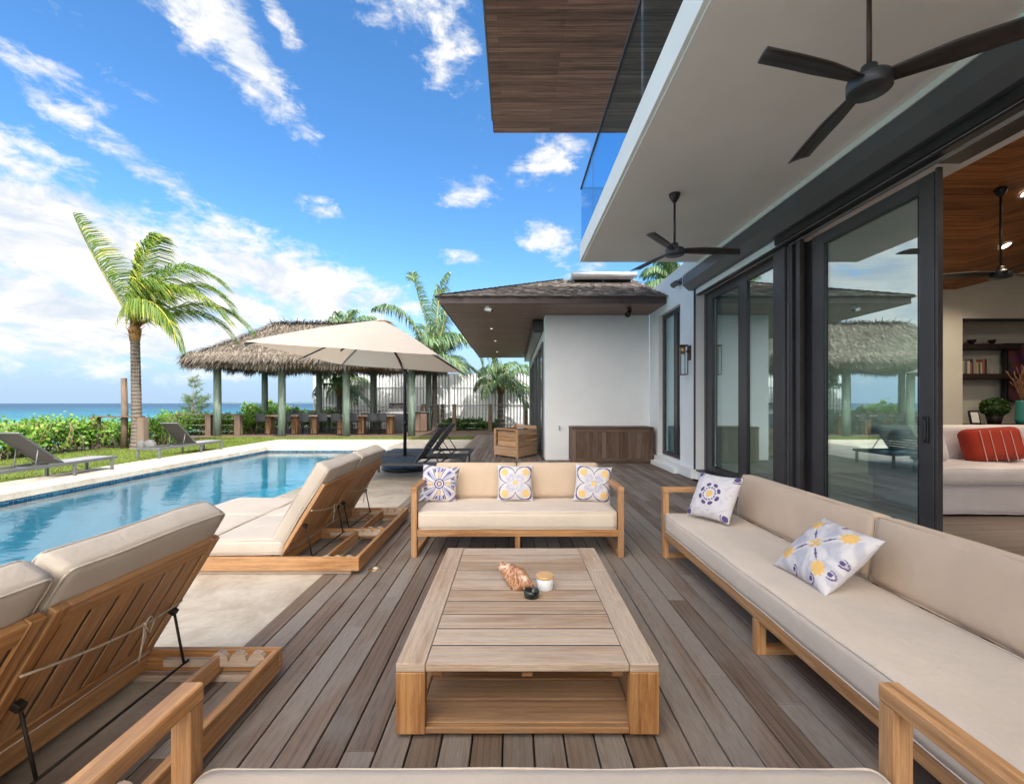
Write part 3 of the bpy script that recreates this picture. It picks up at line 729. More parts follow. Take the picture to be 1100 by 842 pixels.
tag(b.build('solar_water_heater', M['alu_light']), 'pale metal solar heater tube lying on the shake roof of the low wing', 'solar heater')

# ================================================================ ROOM BEHIND THE OPEN DOOR
room = villa
b = MB(); b.box(*span(3.922, 12.5, -3, 9.3, .12, .198), None, .001); b.build('room_floor', M['room_floor'], room)
b = MB(); b.box(*span(3.9, 8.4, 8.5, 8.7, .2, 3.68), None, .003); b.box(*span(3.9, 8.398, 9.1, 9.3, .2, 7.38), None, .003); b.box(*span(8.4, 12.5, 9.1, 9.3, .2, 7.38), None, .003); b.box(*span(8.402, 12.5, 8.5, 9.097, 3.08, 5.4), None, .003); b.box(*span(12.5, 12.7, -3, 9.3, .12, 7.38), None, .003); b.box(*span(3.9, 12.5, -3.2, -3, .12, 7.38), None, .003)
b.build('room_wall', M['room_wall'], room)
b = MB(); H = Vector((8.27, 8.5, 3.6)); zL = lambda x, y: 3.62+.28*(8.5-y); 
hx = lambda y: 8.27-1.9*(8.5-y)/2.5
b.poly([(3.9, 8.5, 3.62), (8.27, 8.5, 3.62), (hx(3.0), 3.0, zL(0, 3.0)), (3.9, 3.0, zL(0, 3.0))][::-1])
def zR(x, y): return 3.62+.26*(x-8.27)+.478*(8.5-y)
b.poly([(8.27, 8.5, zR(8.27, 8.5)), (12.5, 8.5, zR(12.5, 8.5)), (12.5, 3, zR(12.5, 3)), (hx(3.0), 3, zL(0, 3))][::-1])
b.poly([(3.9, 3.0, 5.16), (12.5, 3.0, 7.3), (12.5, -3, 7.3), (3.9, -3, 5.16)][::-1]); b.build('room_ceiling', M['room_ceiling'], room)
b = MB(); b.box(*span(8.42, 12.5, 8.50, 8.56, 3.02, 3.078), None, .003); nf = b.build('niche_frame', M['black'], room)
nf.data.materials[0] = M['black']

# the indoor lounge furniture
sf = thing('indoor_sofa', 'white slipcovered sofa indoors behind the open glass door', 'sofa', (5.9, 5.2, .2))
b = MB(); b.rounded((6.15, 5.65, .40), (2.7, .88, .36), .03, wrinkle=.008, pipe=.005); b.build('skirt', M['slipcover'], sf)
b = MB(); b.rounded((5.48, 5.60, .66), (1.33, .86, .20), .05, puff=.02, wrinkle=.006, pipe=.005); b.rounded((6.83, 5.60, .66), (1.33, .86, .20), .05, puff=.02, wrinkle=.004); b.build('seat_cushion', M['slipcover'], sf)
b = MB(); b.rounded((6.15, 6.08, .85), (2.7, .24, .72), .07, wrinkle=.012); b.build('backrest', M['slipcover'], sf)
for (x, z, s_, rz, lb) in ((5.02, .96, .52, .15, 'large white cushion standing on the indoor white sofa'),):
    b = MB(); b.rounded((x+.14, 5.80, z), (.62, .20, .44), .09, rot=Matrix.Rotation(-.3, 3, 'X'), puff=.04); tag(b.build('cushion', M['slipcover']), lb, 'cushion')
b = MB(); b.rounded((6.04, 5.74, .98), (.72, .18, .42), .08, rot=Matrix.Rotation(-.25, 3, 'X') @ Matrix.Rotation(-.06, 3, 'Y'), puff=.03)
rc = tag(b.build('cushion', M['red_fabric']), 'red cushion with thin pale stripes on the indoor white sofa', 'cushion')
b = MB()
for dx in (-.24, -.12, .02, .14, .26): b.box((6.04+dx, 5.608, .975), (.007, .008, .385), Matrix.Rotation(-.25, 3, 'X'), .002)
b.build('stripe', M['stripe'], rc)
def book_row(x0, x1, y, z):
    x = x0; i = 0; cols = [(.30, .28, .25), (.05, .05, .06), (.35, .12, .06), (.55, .5, .42), (.10, .13, .16), (.42, .33, .2)]
    looks = ['pale', 'black', 'rust red', 'cream', 'navy', 'tan']
    pos = ['first', 'second', 'third', 'fourth', 'fifth', 'sixth', 'seventh', 'eighth', 'ninth', 'tenth', 'eleventh', 'twelfth', 'thirteenth', 'fourteenth']
    while x < x1-.05 and i < 14:
        wd = random.uniform(.03, .06); h = random.uniform(.2, .3); k = (i*5+1) % 6
        tag(one_box('book', (x+wd/2, y, z+h/2), (wd-.003, .2, h), BK[k], None, None, .003), '%s upright book, %s from the left on the lower dark shelf' % (looks[k], pos[i]), 'book', 'books on the lower dark shelf'); x += wd; i += 1
BK = [plain('book_cover', c, .6) for c in [(.30, .28, .25), (.05, .05, .06), (.35, .12, .06), (.55, .5, .42), (.10, .13, .16), (.42, .33, .2)]]
tag(one_box('wall_shelf', (9.15, 8.95, 2.60), (1.4, .28, .10), M['dark_wood']), 'upper dark floating shelf on the pale wall inside the room', 'shelf')
tag(one_box('wall_shelf', (9.15, 8.95, 2.02), (1.4, .28, .10), M['dark_wood']), 'lower dark floating shelf carrying a row of books', 'shelf')
book_row(8.62, 9.3, 8.93, 2.07)
for (x, r, lb) in ((9.0, .07, 'small dark bowl on the left of the upper floating shelf'), (9.4, .06, 'small dark bowl on the right of the upper floating shelf')):
    b = MB(); b.lathe((x, 8.93, 2.65), [(.02, 0), (r, .06), (r, .09), (r-.012, .085), (.015, .02)], 14); tag(b.build('bowl', M['dark_wood']), lb, 'bowl')
b = MB()
def art(u, v):
    return (.05+.12*abs(math.sin(7*u+3*v)), .02+.05*abs(math.sin(5*v*u+1)), .03+.08*abs(math.sin(9*v-2*u)))
n = 24; b.col = []
for i in range(n+1):
    for j in range(n+1): b.v.append((9.72+.9*i/n, 8.93, 1.55+1.1*j/n)); b.col.append(art(i/n*1.3, j/n*1.7))
for i in range(n):
    for j in range(n): k = i*(n+1)+j; b.face((k, k+n+1, k+n+2, k+1))
pt = thing('painting', 'dark abstract painting hanging beside the floating shelves', 'painting', (10.17, 9.0, 1.5))
b.build('canvas', M['print'], pt); one_box('picture_frame', (10.17, 8.985, 2.1), (.96, .08, 1.16), M['black'], pt)
b = MB(); b.box(*span(8.5, 11.5, 8.45, 8.9, 1.04, 1.10), None, .004)
for x in (8.55, 10.0, 11.4): b.box(*span(x, x+.06, 8.47, 8.88, .2, 1.04), None, .004)
b.box(*span(8.5, 11.5, 8.47, 8.88, .3, .34), None, .004); tag(b.build('console_table', M['dark_wood']), 'long dark console table behind the indoor white sofa', 'console table')
b = MB()
for k in range(20): b.box((9.5+k*.05, 8.44, .98), (.022, .012, .16), None, .002)
tag(b.build('striped_throw', M['white']), 'black and white striped cloth hanging at the console front', 'cloth')
tp = thing('topiary_plant', 'round dark green topiary in a dark pot on the console', 'plant', (9.15, 8.65, 1.1))
b = MB(); b.lathe((9.15, 8.65, 1.10), [(.09, 0), (.13, .18), (.11, .18)], 16); b.build('pot', M['dark_wood'], tp)
b = MB()
for _ in range(900):
    v = Vector([random.gauss(0, 1) for _ in range(3)]).normalized(); p = Vector((9.15, 8.65, 1.42))+Vector((v.x*.20, v.y*.2, v.z*.17)); a = Vector([random.gauss(0, 1) for _ in range(3)]).normalized()*.03; c_ = v.cross(a).normalized()*.02
    b.poly([p-a, p+c_, p+a, p-c_], random.random()*.6)
b.build('foliage', M['leaf_deep'], tp)
va = thing('vase_of_dried_stems', 'tall teal glass vase with dried branches on the console', 'vase', (9.62, 8.6, 1.1))
b = MB(); b.lathe((9.62, 8.6, 1.10), [(.08, 0), (.10, .1), (.085, .42), (.09, .45), (.075, .45)], 18); b.build('vase', plain('teal_glass', (.06, .30, .28), .15), va)
b = MB()
for _ in range(46):
    a = random.uniform(0, 6.28); t = random.uniform(.05, .33); e = Vector((9.62+t*math.cos(a), 8.6+t*.5*math.sin(a), 1.1+random.uniform(.75, 1.15))); b.tube([(9.62, 8.6, 1.5), (9.62+(e.x-9.62)*.5, 8.6, (1.5+e.z)/2+.05), e], [.006, .004, .010], 4)
b.build('dried_branches', plain('dried_stems', (.32, .16, .09), .9, 0, .3, 30), va)
b = MB(); b.box((8.72, 8.6, 1.23), (.20, .02, .26), Matrix.Rotation(-.2, 3, 'X'), .003); pf = tag(b.build('photo_frame', M['black']), 'small black photo frame at the left end of the console', 'photo frame')
b = MB(); b.box((8.72, 8.586, 1.23), (.14, .004, .20), Matrix.Rotation(-.2, 3, 'X'), .001); b.build('print', M['white'], pf)
one = [((8.35, 7.2), 'round lit downlight in the room ceiling above the niche'), ((7.45, 6.6), 'lit downlight on the sloping wood ceiling right of the indoor fan')]
dl = [((8.9, 8.35, 3.39), (8.0, 7.4), 'lit downlight in the sloping wood ceiling near the niche'), ((6.9, 6.0, 0), (7.0, 6.2), 'lit downlight in the wood ceiling beside the indoor fan rod'), ((5.9, 4.6, 0), (5.55, 4.7), 'lit downlight in the wood ceiling nearest the open door')]
for _, (x, y), lb in dl:
    z = max(zL(x, y), 0) if x < hx(y) else zR(x, y)
    nrm = Vector((0, -.28, -1)) if x < hx(y) else Vector((.26, -.478, -1)); nrm = -nrm.normalized() if nrm.z > 0 else nrm.normalized()
    t_ = thing('downlight', lb, 'downlight', (x, y, z-.02), 'downlights in the room ceiling'); q = Vector((0, 0, 1)).rotation_difference(nrm).to_matrix()
    b = MB(); b.lathe((x, y, z-.012), [(.10, 0), (.10, .012), (.075, .014)], 20, axis=q); b.build('trim_ring', M['white'], t_)
    b = MB(); b.lathe((x, y, z-.012), [(.07, .0), (.07, .016)], 20, axis=q); b.build('lens', M['glow'], t_)
    L_ = bpy.data.lights.new('downlight_lamp', 'SPOT'); L_.energy = 55; L_.spot_size = R(120); L_.spot_blend = .8; L_.shadow_soft_size = .08; L_.color = (1, .80, .58)
    lo = bpy.data.objects.new('downlight_lamp', L_); C.objects.link(lo); lo.parent = t_; lo.location = (0, 0, -.06)
L_ = bpy.data.lights.new('room_lamp', 'AREA'); L_.energy = 36; L_.size = 2.4; L_.color = (1, .84, .66)
lo = bpy.data.objects.new('room_lamp', L_); C.objects.link(lo); lo.location = (7.2, 3.4, 4.2)

# ================================================================ CEILING FANS
def fan(name, label, c, top, angs, rad, mblade, mmetal, mrod, droop=0.0, tilt=.2):
    t_ = thing(name, label, 'ceiling fan', (c[0], c[1], top))
    b = MB(); b.lathe((c[0], c[1], top), [(.0, -.11), (.02, -.105), (.045, -.07), (.068, -.02), (.07, 0)], 24); b.build('ceiling_cap', M[mrod], t_)
    b = MB(); b.cyl((c[0], c[1], c[2]+.09), (c[0], c[1], top-.09), .0135, n=12); b.build('rod', M[mrod], t_)
    b = MB(); b.lathe(c, [(.0, -.050), (.108, -.050), (.113, -.045), (.113, .015), (.108, .03), (.06, .045), (.045, .055), (.04, .10), (.02, .105)], 32); b.build('motor_hub', M[mmetal], t_)
    for a in angs:
        A = R(a); dx = Vector((math.cos(A), math.sin(A), 0)); dy = Vector((-math.sin(A), math.cos(A), 0)); b = MB(); N = 16; top_, bot = [], []
        for i in range(N+1):
            s = i/N; r = .09+(rad-.09)*s; wd = .046+.030*min(1, s*2.5)-.012*s; ang = tilt*(1-.45*s); z = .012-droop*s*s
            if i == N: wd *= .96
            row = []
            for k in (-1, -.33, .33, 1):
                p = Vector(c)+dx*(r+(.03*k if i == N else 0))+dy*(k*wd)*math.cos(ang)+Vector((0, 0, z+k*wd*math.sin(ang)+.006*(1-k*k)))
                row.append(p)
            top_.append([len(b.v)+j for j in range(4)]); b.v += [tuple(p) for p in row]; bot.append([len(b.v)+j for j in range(4)]); b.v += [tuple(p-Vector((0, 0, .011))) for p in row]
        for i in range(N):
            for k in range(3):
                b.face((top_[i][k], top_[i+1][k], top_[i+1][k+1], top_[i][k+1]), None, .5, 0, True); b.face((bot[i][k+1], bot[i+1][k+1], bot[i+1][k], bot[i][k]), None, .5, 0, True)
            b.face((top_[i][0], bot[i][0], bot[i+1][0], top_[i+1][0])); b.face((top_[i+1][3], bot[i+1][3], bot[i][3], top_[i][3]))
        for k in range(3): b.face((top_[N][k], bot[N][k], bot[N][k+1], top_[N][k+1]))
        b.build('blade', M[mblade], t_)
    return t_
fan('ceiling_fan', 'black three bladed ceiling fan under the balcony, nearest the open doorway', (2.09, 2.67, 3.375), 4.084, (198, 84, 318), .80, 'fanblade', 'fanmetal', 'bronze', .03, -.28)
fan('ceiling_fan', 'smaller looking black ceiling fan under the far end of the balcony', (2.0, 5.63, 3.375), 4.084, (358, 111, 232), .80, 'fanblade', 'fanmetal', 'black', .02, -.28)
fan('ceiling_fan', 'black ceiling fan inside the room under the wooden ceiling', (6.43, 6.0, 3.20), zL(0, 6.0), (250, 10, 175), .78, 'black', 'black', 'black', .02, .3)

# ================================================================ WALL FITTINGS
wl = thing('wall_lantern', 'bronze framed glass lantern on the white wall left of the sliding doors', 'wall lamp', (3.6, 9.25, 2.4))
b = MB(); x0, x1, y0, y1, z0, z1 = 3.385, 3.525, 9.18, 9.32, 2.08, 2.66; f = .016
for x in (x0, x1):
    for y in (y0, y1): b.box((x, y, (z0+z1)/2), (f, f, z1-z0), None, .002)
for z in (z0, z1):
    for y in (y0, y1): b.box(((x0+x1)/2, y, z), (x1-x0-f, f, f), None, .002)
    for x in (x0, x1): b.box((x, (y0+y1)/2, z), (f, y1-y0-f, f), None, .002)
b.box((3.455, 9.25, z1+.012), (.17, .17, .014), None, .003); b.build('cage', M['bronze'], wl)
b = MB(); b.box((3.588, 9.25, 2.52), (.022, .13, .30), None, .004); b.box((3.555, 9.25, 2.55), (.05, .05, .05), None, .004); b.build('wall_plate', M['bronze'], wl)
b = MB(); b.lathe((3.455, 9.25, 2.10), [(.045, 0), (.045, .40)], 18); b.build('glass_tube', M['clear_glass'], wl)
b = MB(); b.lathe((3.455, 9.25, 2.50), [(.046, 0), (.05, .14), (.03, .15)], 18); b.build('lamp_holder', M['brass'], wl)
fl = thing('floodlight', 'grey twin floodlight high on the white wall beside the shutter box', 'floodlight', (3.6, 9.75, 4.1))
b = MB(); b.box((3.585, 9.75, 4.10), (.026, .14, .14), None, .006); b.build('base', M['grey_alu'], fl)
for dy in (-.07, .09):
    b = MB(); b.tube([(3.57, 9.75, 4.10), (3.52, 9.75+dy*.6, 4.08), (3.47, 9.75+dy, 4.05)], .018, 8); b.lathe((3.47, 9.75+dy, 4.05), [(.03, -.08), (.06, 0), (.065, .02)], 14, axis=Vector((0, 0, 1)).rotation_difference(Vector((-.6, -.3, -.6))).to_matrix()); b.build('lamp_head', M['grey_alu'], fl)
cc = thing('security_camera', 'small white and black security camera under the wing soffit', 'camera', (-.6, 10.95, 3.83))
b = MB(); b.lathe((-.6, 10.95, 3.77), [(.03, .0), (.055, .05), (.055, .062)], 16); b.cyl((-.6, 10.95, 3.78), (-.58, 10.88, 3.72), .02, n=8); b.build('mount', M['white'], cc)
b = MB(); b.cyl((-.66, 10.86, 3.745), (-.50, 10.80, 3.70), .042, n=16); b.build('body', M['white'], cc)
b = MB(); b.cyl((-.5, 10.8, 3.70), (-.485, 10.795, 3.696), .036, n=16); b.build('lens', M['black'], cc)
sp = thing('spotlight', 'black adjustable spotlight under the wing eave above the wooden chest', 'spotlight', (2.83, 11.1, 3.83))
b = MB(); b.lathe((2.83, 11.1, 3.79), [(.055, 0), (.06, .04)], 16); b.cyl((2.83, 11.1, 3.80), (2.83, 11.08, 3.72), .016, n=8); b.build('mount', M['black'], sp)
b = MB(); b.cyl((2.86, 11.12, 3.75), (2.77, 11.0, 3.63), .05, .07, 18); b.build('lamp_head', M['black'], sp)
for (x, y, lb) in ((-.67, 14.2, 'nearest small white downlight in the wing soffit'), (-.66, 17.0, 'middle small white downlight in the wing soffit'), (-.72, 20.6, 'farthest small white downlight in the wing soffit')):
    t_ = thing('downlight', lb, 'downlight', (x, y, 3.83), 'downlights in the wing soffit')
    b = MB(); b.lathe((x, y, 3.820), [(.045, 0), (.05, .012)], 18); b.build('trim_ring', M['white'], t_); b = MB(); b.lathe((x, y, 3.814), [(.032, 0), (.032, .006)], 16); b.build('lens', M['glow_low'], t_)
b = MB(); b.cyl((1.22, 12.0, .86), (1.22, 11.93, .86), .016, n=8); b.cyl((1.22, 11.93, .875), (1.22, 11.93, .79), .014, n=8); b.lathe((1.22, 11.93, .885), [(.035, 0), (.035, .012)], 10); tag(b.build('hose_tap', M['steel']), 'small metal garden tap on the white wing wall', 'tap')
b = MB(); b.box((3.592, 9.3, .50), (.014, .09, .13), None, .004); b.box((3.584, 9.3, .50), (.006, .05, .085), None, .002); tag(b.build('socket_cover', M['white']), 'white socket cover low on the wall under the lantern', 'socket')
dk = thing('deck_light', 'round brass light set flush in the deck beside the far daybed', 'deck light', (-1.245, 4.12, 0))
b = MB(); b.lathe((-1.245, 4.12, .0005), [(.060, 0), (.058, .006), (.024, .008)], 28); b.build('ring', M['brass'], dk)
b = MB(); b.lathe((-1.245, 4.12, .001), [(.022, .0), (.022, .009)], 20); b.build('lens', M['white'], dk)
# ================================================================ OUTDOOR SOFAS
def sofa(label, bays, bayw, D=.90, seat_front=.03, piping=True):
    """built at the origin: x along the width, front (y=0) towards -y, back at y=D"""
    Wd = bays*bayw; t_ = thing('outdoor_sofa', label, 'sofa', (0, 0, 0)); P = .056; h = .685
    xs = [-Wd/2+P/2, Wd/2-P/2]
    for x in xs:
        b = MB(); b.box((x, P/2, (h-.052)/2), (P, P, h-.052), None, .003); b.box((x, D-P/2, (h-.052)/2), (P, P, h-.052), None, .003)
        b.box((x, D/2, h-.025), (P+.004, D, .05), None, .004); b.box((x, D/2, .024), (P, D-2*P, .048), None, .003); b.build('arm_frame', M['teak'], t_)
    b = MB(); b.box((0, P/2, .236), (Wd-2*P, .045, .066), None, .003); b.box((0, D-P/2, .236), (Wd-2*P, .045, .066), None, .003)
    n = int((Wd-2*P)/.11)
    for i in range(n): b.box((-Wd/2+P+.06+i*(Wd-2*P-.1)/(n-1), D/2, .245), (.06, D-2*P-.0, .02), None, .002)
    b.build('seat_frame', M['teak'], t_)
    for k in range(1, bays if bays > 1 else 1):
        x = -Wd/2+k*bayw; b = MB(); b.box((x, P/2, .101), (P, P, .202), None, .003); b.box((x, D-P/2, .101), (P, P, .202), None, .003); b.box((x, D/2, .024), (P, D-2*P, .048), None, .003); b.build('leg', M['teak'], t_)
    if bays == 1:
        for yq in (P/2, D-P/2): b = MB(); b.box((0, yq, .101), (.048, P, .202), None, .003); b.build('leg', M['teak'], t_)
    b = MB(); b.box((0, D-.03, .74), (Wd-2*P-.08, .04, .07), None, .004)
    for i in range(bays*5): b.box((-Wd/2+P+.12+i*(Wd-2*P-.24)/(bays*5-1), D-.03, .49), (.05, .022, .428), None, .002)
    b.build('back_frame', M['teak'], t_)
    if bays == 1: segs = [(-Wd/2+P+.008, Wd/2-P-.008)]
    else: segs = [(-Wd/2+P+.008, Wd/2-P-.008)]
    for a, c in segs:
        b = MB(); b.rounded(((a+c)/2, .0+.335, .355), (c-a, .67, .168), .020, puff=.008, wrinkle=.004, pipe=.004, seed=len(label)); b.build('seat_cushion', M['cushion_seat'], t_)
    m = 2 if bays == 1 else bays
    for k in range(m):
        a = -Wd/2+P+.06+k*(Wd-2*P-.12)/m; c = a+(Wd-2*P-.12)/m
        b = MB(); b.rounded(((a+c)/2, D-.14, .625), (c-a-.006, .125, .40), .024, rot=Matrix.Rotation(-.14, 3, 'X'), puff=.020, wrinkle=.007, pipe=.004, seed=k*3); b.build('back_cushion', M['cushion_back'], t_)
    return t_
s1 = sofa('teak framed three pillow sofa facing the camera behind the coffee table', 1, 2.07); s1.location = (.045, 4.42, 0)
s2 = sofa('teak sofa nearest the camera, seen from behind, cushion cut off by the bottom edge', 1, 2.09); s2.location = (.082, 1.335, 0); s2.rotation_euler = (0, 0, math.pi)
s3 = sofa('long teak sofa against the sliding doors at the right with two pillows', 2, 1.72); s3.rotation_euler = (0, 0, -math.pi/2); s3.location = (1.455, 4.46-1.72, 0)

# ================================================================ PILLOWS (printed cloth, pattern woven in)
WHT = L8(204, 200, 202); PUR = L8(86, 74, 120); YEL = L8(220, 180, 112); LIL = L8(165, 168, 200); GRY = L8(176, 176, 186); CRM = L8(220, 198, 150)
def mixc(a, c, t): t = max(0, min(1, t)); return tuple(a[i]*(1-t)+c[i]*t for i in range(3))
def ss(a, b_, x): t = max(0, min(1, (x-a)/(b_-a))); return t*t*(3-2*t)
def pat_quatre(x, y):
    c = WHT; r = math.hypot(x, y); th = math.atan2(y, x)
    ax, ay = abs(x), abs(y)
    if max(ax, ay) > .92: return c
    # star of lilac petals
    s8 = .30+.26*abs(math.cos(2*th))**3; d4 = .42+.22*abs(math.sin(2*th))**2
    if r < d4: c = mixc(c, LIL, .75*(.6+.4*math.sin(26*r+th*4)))
    if r < s8*.62: c = mixc(c, WHT, .75)
    if r < .13: c = YEL if r > .05 else CRM
    if abs(abs(math.sin(4*th))-1) < .04 and .14 < r < .5: c = mixc(c, GRY, .8)
    # purple outline: four big corner lobes meeting at notches half way along each side
    q = math.hypot(ax-.58, ay-.58); lob = .335
    side = abs(math.hypot(max(ax, ay)-.90, min(ax, ay)*1.0)-.0)
    rr = .50+.64*abs(math.sin(2*th))**.9
    if abs(r-rr) < .045: c = PUR
    if q < .20 and r < rr-.06: c = mixc(YEL, CRM, .3+.3*math.sin(30*ax)*math.sin(30*ay))
    return c
def pat_burst(x, y):
    c = WHT; r = math.hypot(x, y); th = math.atan2(y, x)
    k = math.sin(8*th+.8)
    if .22 < r < .95 and k > .1: c = mixc(WHT, LIL, .9)
    if .30 < r < .9 and abs(math.sin(8*th-1.0+r*2)) > .965: c = PUR
    if .32 < r < .62 and math.sin(4*th+1.2) > .88: c = YEL
    if .66 < r < .86 and math.sin(12*th+4*r) > .72: c = PUR
    if .20 < r < .27: c = PUR
    if .08 < r < .14: c = PUR
    if r < .06: c = YEL
    if r > 1.02 and abs(math.sin(9*(x-y))) > .6: c = mixc(WHT, PUR, .75)
    return c
def pat_medal(x, y):
    c = mixc(WHT, GRY, .45*ss(.55, .9, abs(math.sin(7*x+3*math.sin(5*y)))*abs(math.cos(6*y+2*math.sin(4*x))))); r = math.hypot(x, y); th = math.atan2(y, x)
    if r < .52: c = WHT
    a = (th*8/(2*math.pi)) % 1-.5; px_, py_ = r*math.cos(a*2*math.pi/8)-.42, r*math.sin(a*2*math.pi/8)
    if (px_/.075)**2+(py_/.115)**2 < 1 : c = PUR
    if .24 < r < .30 and math.sin(14*th) > -.4: c = PUR
    if r < .15: c = YEL
    for (cx, cy) in ((1, 1), (-1, 1), (1, -1), (-1, -1)):
        q = math.hypot(x-cx*.86, y-cy*.86)
        if q < .12 or (.16 < q < .2 and math.sin(12*th) > 0): c = PUR
    return c
def pat_bloom(x, y):
    c = mixc(WHT, GRY, .85*ss(.45, .95, abs(math.sin(4.2*x*y*2+3.0*abs(abs(x)-abs(y)))))) if abs(abs(x)-abs(y)) > .18 else WHT
    d1, d2 = (x+y)/1.414, (x-y)/1.414
    for (u, v) in ((d1, d2), (d2, d1)):
        au = abs(u)
        if .16 < au < .56 and abs(v) < .028*(1-abs(au-.36)/.22)+.006: c = PUR
        q = math.hypot((au-.80)/.20, v/.17)
        if q < 1+.18*math.sin(9*math.atan2(v, au-.8)): c = YEL
    r = math.hypot(x, y); 
    if r < .17 and (r < .06 or abs(math.sin(2*math.atan2(y, x))) < .80): c = YEL
    for (a, bb) in ((.90, -.10), (.88, -.52), (-.1, -.9), (.52, -.88), (-.9, .1), (.1, .9)):
        q = math.hypot(x-a, y-bb)
        if q < .055 or (.085 < q < .115 and x > a-.04): c = PUR
    return c
def pillow(label, c, u, v, size, pat, thick=.15, rotpat=0):
    u = Vector(u).normalized(); v = Vector(v); v = (v-u*v.dot(u)).normalized(); nrm = u.cross(v)
    N = 96; b = MB(); b.col = []; c = Vector(c)
    from mathutils import noise as NZ
    for sd in (1, -1):
        base = len(b.v)
        for j in range(N+1):
            for i in range(N+1):
                x, y = 2*i/N-1, 2*j/N-1
                pin = 1-.075*(1-y*y)*abs(x)**3; pin2 = 1-.075*(1-x*x)*abs(y)**3
                hgt = (max(0, (1-x**4))*max(0, (1-y**4)))**.55*thick*(.5)*(1-.35*(x*x+y*y)/2)
                wob = NZ.noise(Vector((x*2.2+len(label), y*2.2, sd)))*.010+.004*NZ.noise(Vector((x*7, y*7, sd+len(label))))
                edge = (1-x**6)*(1-y**6)
                p = c+u*(x*pin*size/2)+v*(y*pin2*size/2)+nrm*sd*(hgt+wob*edge+.0015)
                b.v.append(tuple(p)); ca, sa = math.cos(rotpat), math.sin(rotpat); b.col.append(pat(x, y) if sd > 0 else mixc(WHT, GRY, .3))
        for j in range(N):
            for i in range(N):
                k = base+j*(N+1)+i; q = (k, k+1, k+N+2, k+N+1); b.face(q if sd > 0 else q[::-1], [(i/N, j/N)]*4, .5, 0, True)
    NN = (N+1)**2; bd = [i for i in range(N+1)]+[j*(N+1)+N for j in range(1, N+1)]+[N*(N+1)+i for i in range(N-1, -1, -1)]+[j*(N+1) for j in range(N-1, 0, -1)]
    for a in range(len(bd)): i, j = bd[a], bd[(a+1) % len(bd)]; b.face((i, i+NN, j+NN, j))
    return tag(b.build('pillow', M['print']), label, 'pillow')
pillow('white pillow with a purple and lilac sunburst, left end of the facing sofa', (-.795, 4.93, .625), (1, .10, -.10), (.06, .22, 1), .40, pat_burst, .17)
pillow('white pillow with purple quatrefoil outline in the middle of the facing sofa', (.025, 4.95, .630), (1, 0, .0), (0, .24, 1), .395, pat_quatre, .16)
pillow('white pillow with purple quatrefoil outline tilted at the right end of the facing sofa', (.865, 4.93, .625), (1, -.06, -.09), (.06, .22, 1), .40, pat_quatre, .16)
pillow('white pillow with a round purple petal ring, far end of the long sofa', (1.815, 4.10, .655), (.23, -.40, .0), (.17, .10, .36), .43, pat_medal, .16)
pillow('white pillow with yellow blossoms leaning mid way along the long sofa', (1.865, 2.72, .600), (.03, -.52, -.02), (.33, .06, .30), .45, pat_bloom, .18)

# ================================================================ COFFEE TABLE
ct = thing('coffee_table', 'low slatted teak coffee table with open shelf between the sofas', 'coffee table', (.065, 2.85, 0))
x0, x1, y0, y1, zt = -.524, .654, 2.033, 3.667, .336; cw = .131
b = MB()
for x in (x0+cw/2, x1-cw/2):
    for (ya, yb) in ((y0+.002, 3.18), (3.183, y1-.002)): b.box(*span(x-cw/2, x+cw/2, ya, yb, zt-.038, zt), None, .003)
n = 10; p = (y1-y0)/n
for i in range(n): b.box(*span(x0+cw+.003, x1-cw-.003, y0+i*p+(.002 if i == 0 else .006), y0+(i+1)*p-.006, zt-.036, zt-.0015), None, .003)
b.build('tabletop', M['teak_grey'], ct)
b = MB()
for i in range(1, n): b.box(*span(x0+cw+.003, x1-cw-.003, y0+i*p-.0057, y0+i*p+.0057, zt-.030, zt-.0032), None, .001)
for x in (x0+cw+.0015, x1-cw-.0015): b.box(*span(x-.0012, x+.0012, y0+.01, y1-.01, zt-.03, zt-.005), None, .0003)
b.build('gap_shade', M['black'], ct)  # black strips laid in the slat gaps, standing in for their shade
b = MB()
for x in (x0+cw+.05, .065, x1-cw-.05): b.box(*span(x-.025, x+.025, y0+.03, y1-.03, zt-.075, zt-.040), None, .003)
b.build('underframe', M['teak_dark'], ct)
for x in (x0+cw/2, x1-cw/2):
    for (ya, yb) in ((y0, y0+.055), (y1-.055, y1)):
        b = MB(); b.box(*span(x-cw/2, x+cw/2, ya, yb, .02, zt-.040), None, .003, grain=2); b.build('leg', M['teak'], ct)
b = MB(); b.box(*span(x0+cw+.001, x1-cw-.001, y0+.003, y0+.03, .022, .050), None, .003); b.box(*span(x0+cw+.001, x1-cw-.001, y1-.03, y1-.003, .022, .050), None, .003)
for x in (x0+.05, x1-.05): b.box(*span(x-.045, x+.045, y0+.057, y1-.057, .022, .052), None, .003)
yy = y0+.034; 
while yy < y1-.06: b.box(*span(x0+.10, x1-.10, yy, yy+.155, .034, .0535), None, .003); yy += .162
b.build('shelf', M['teak_shelf'], ct)
b = MB()
for x in (x0+.07, x1-.07):
    for y in (y0+.06, y1-.06): b.box((x, y, .010), (.05, .05, .020), None, .002)
b.build('foot_pad', M['black'], ct)
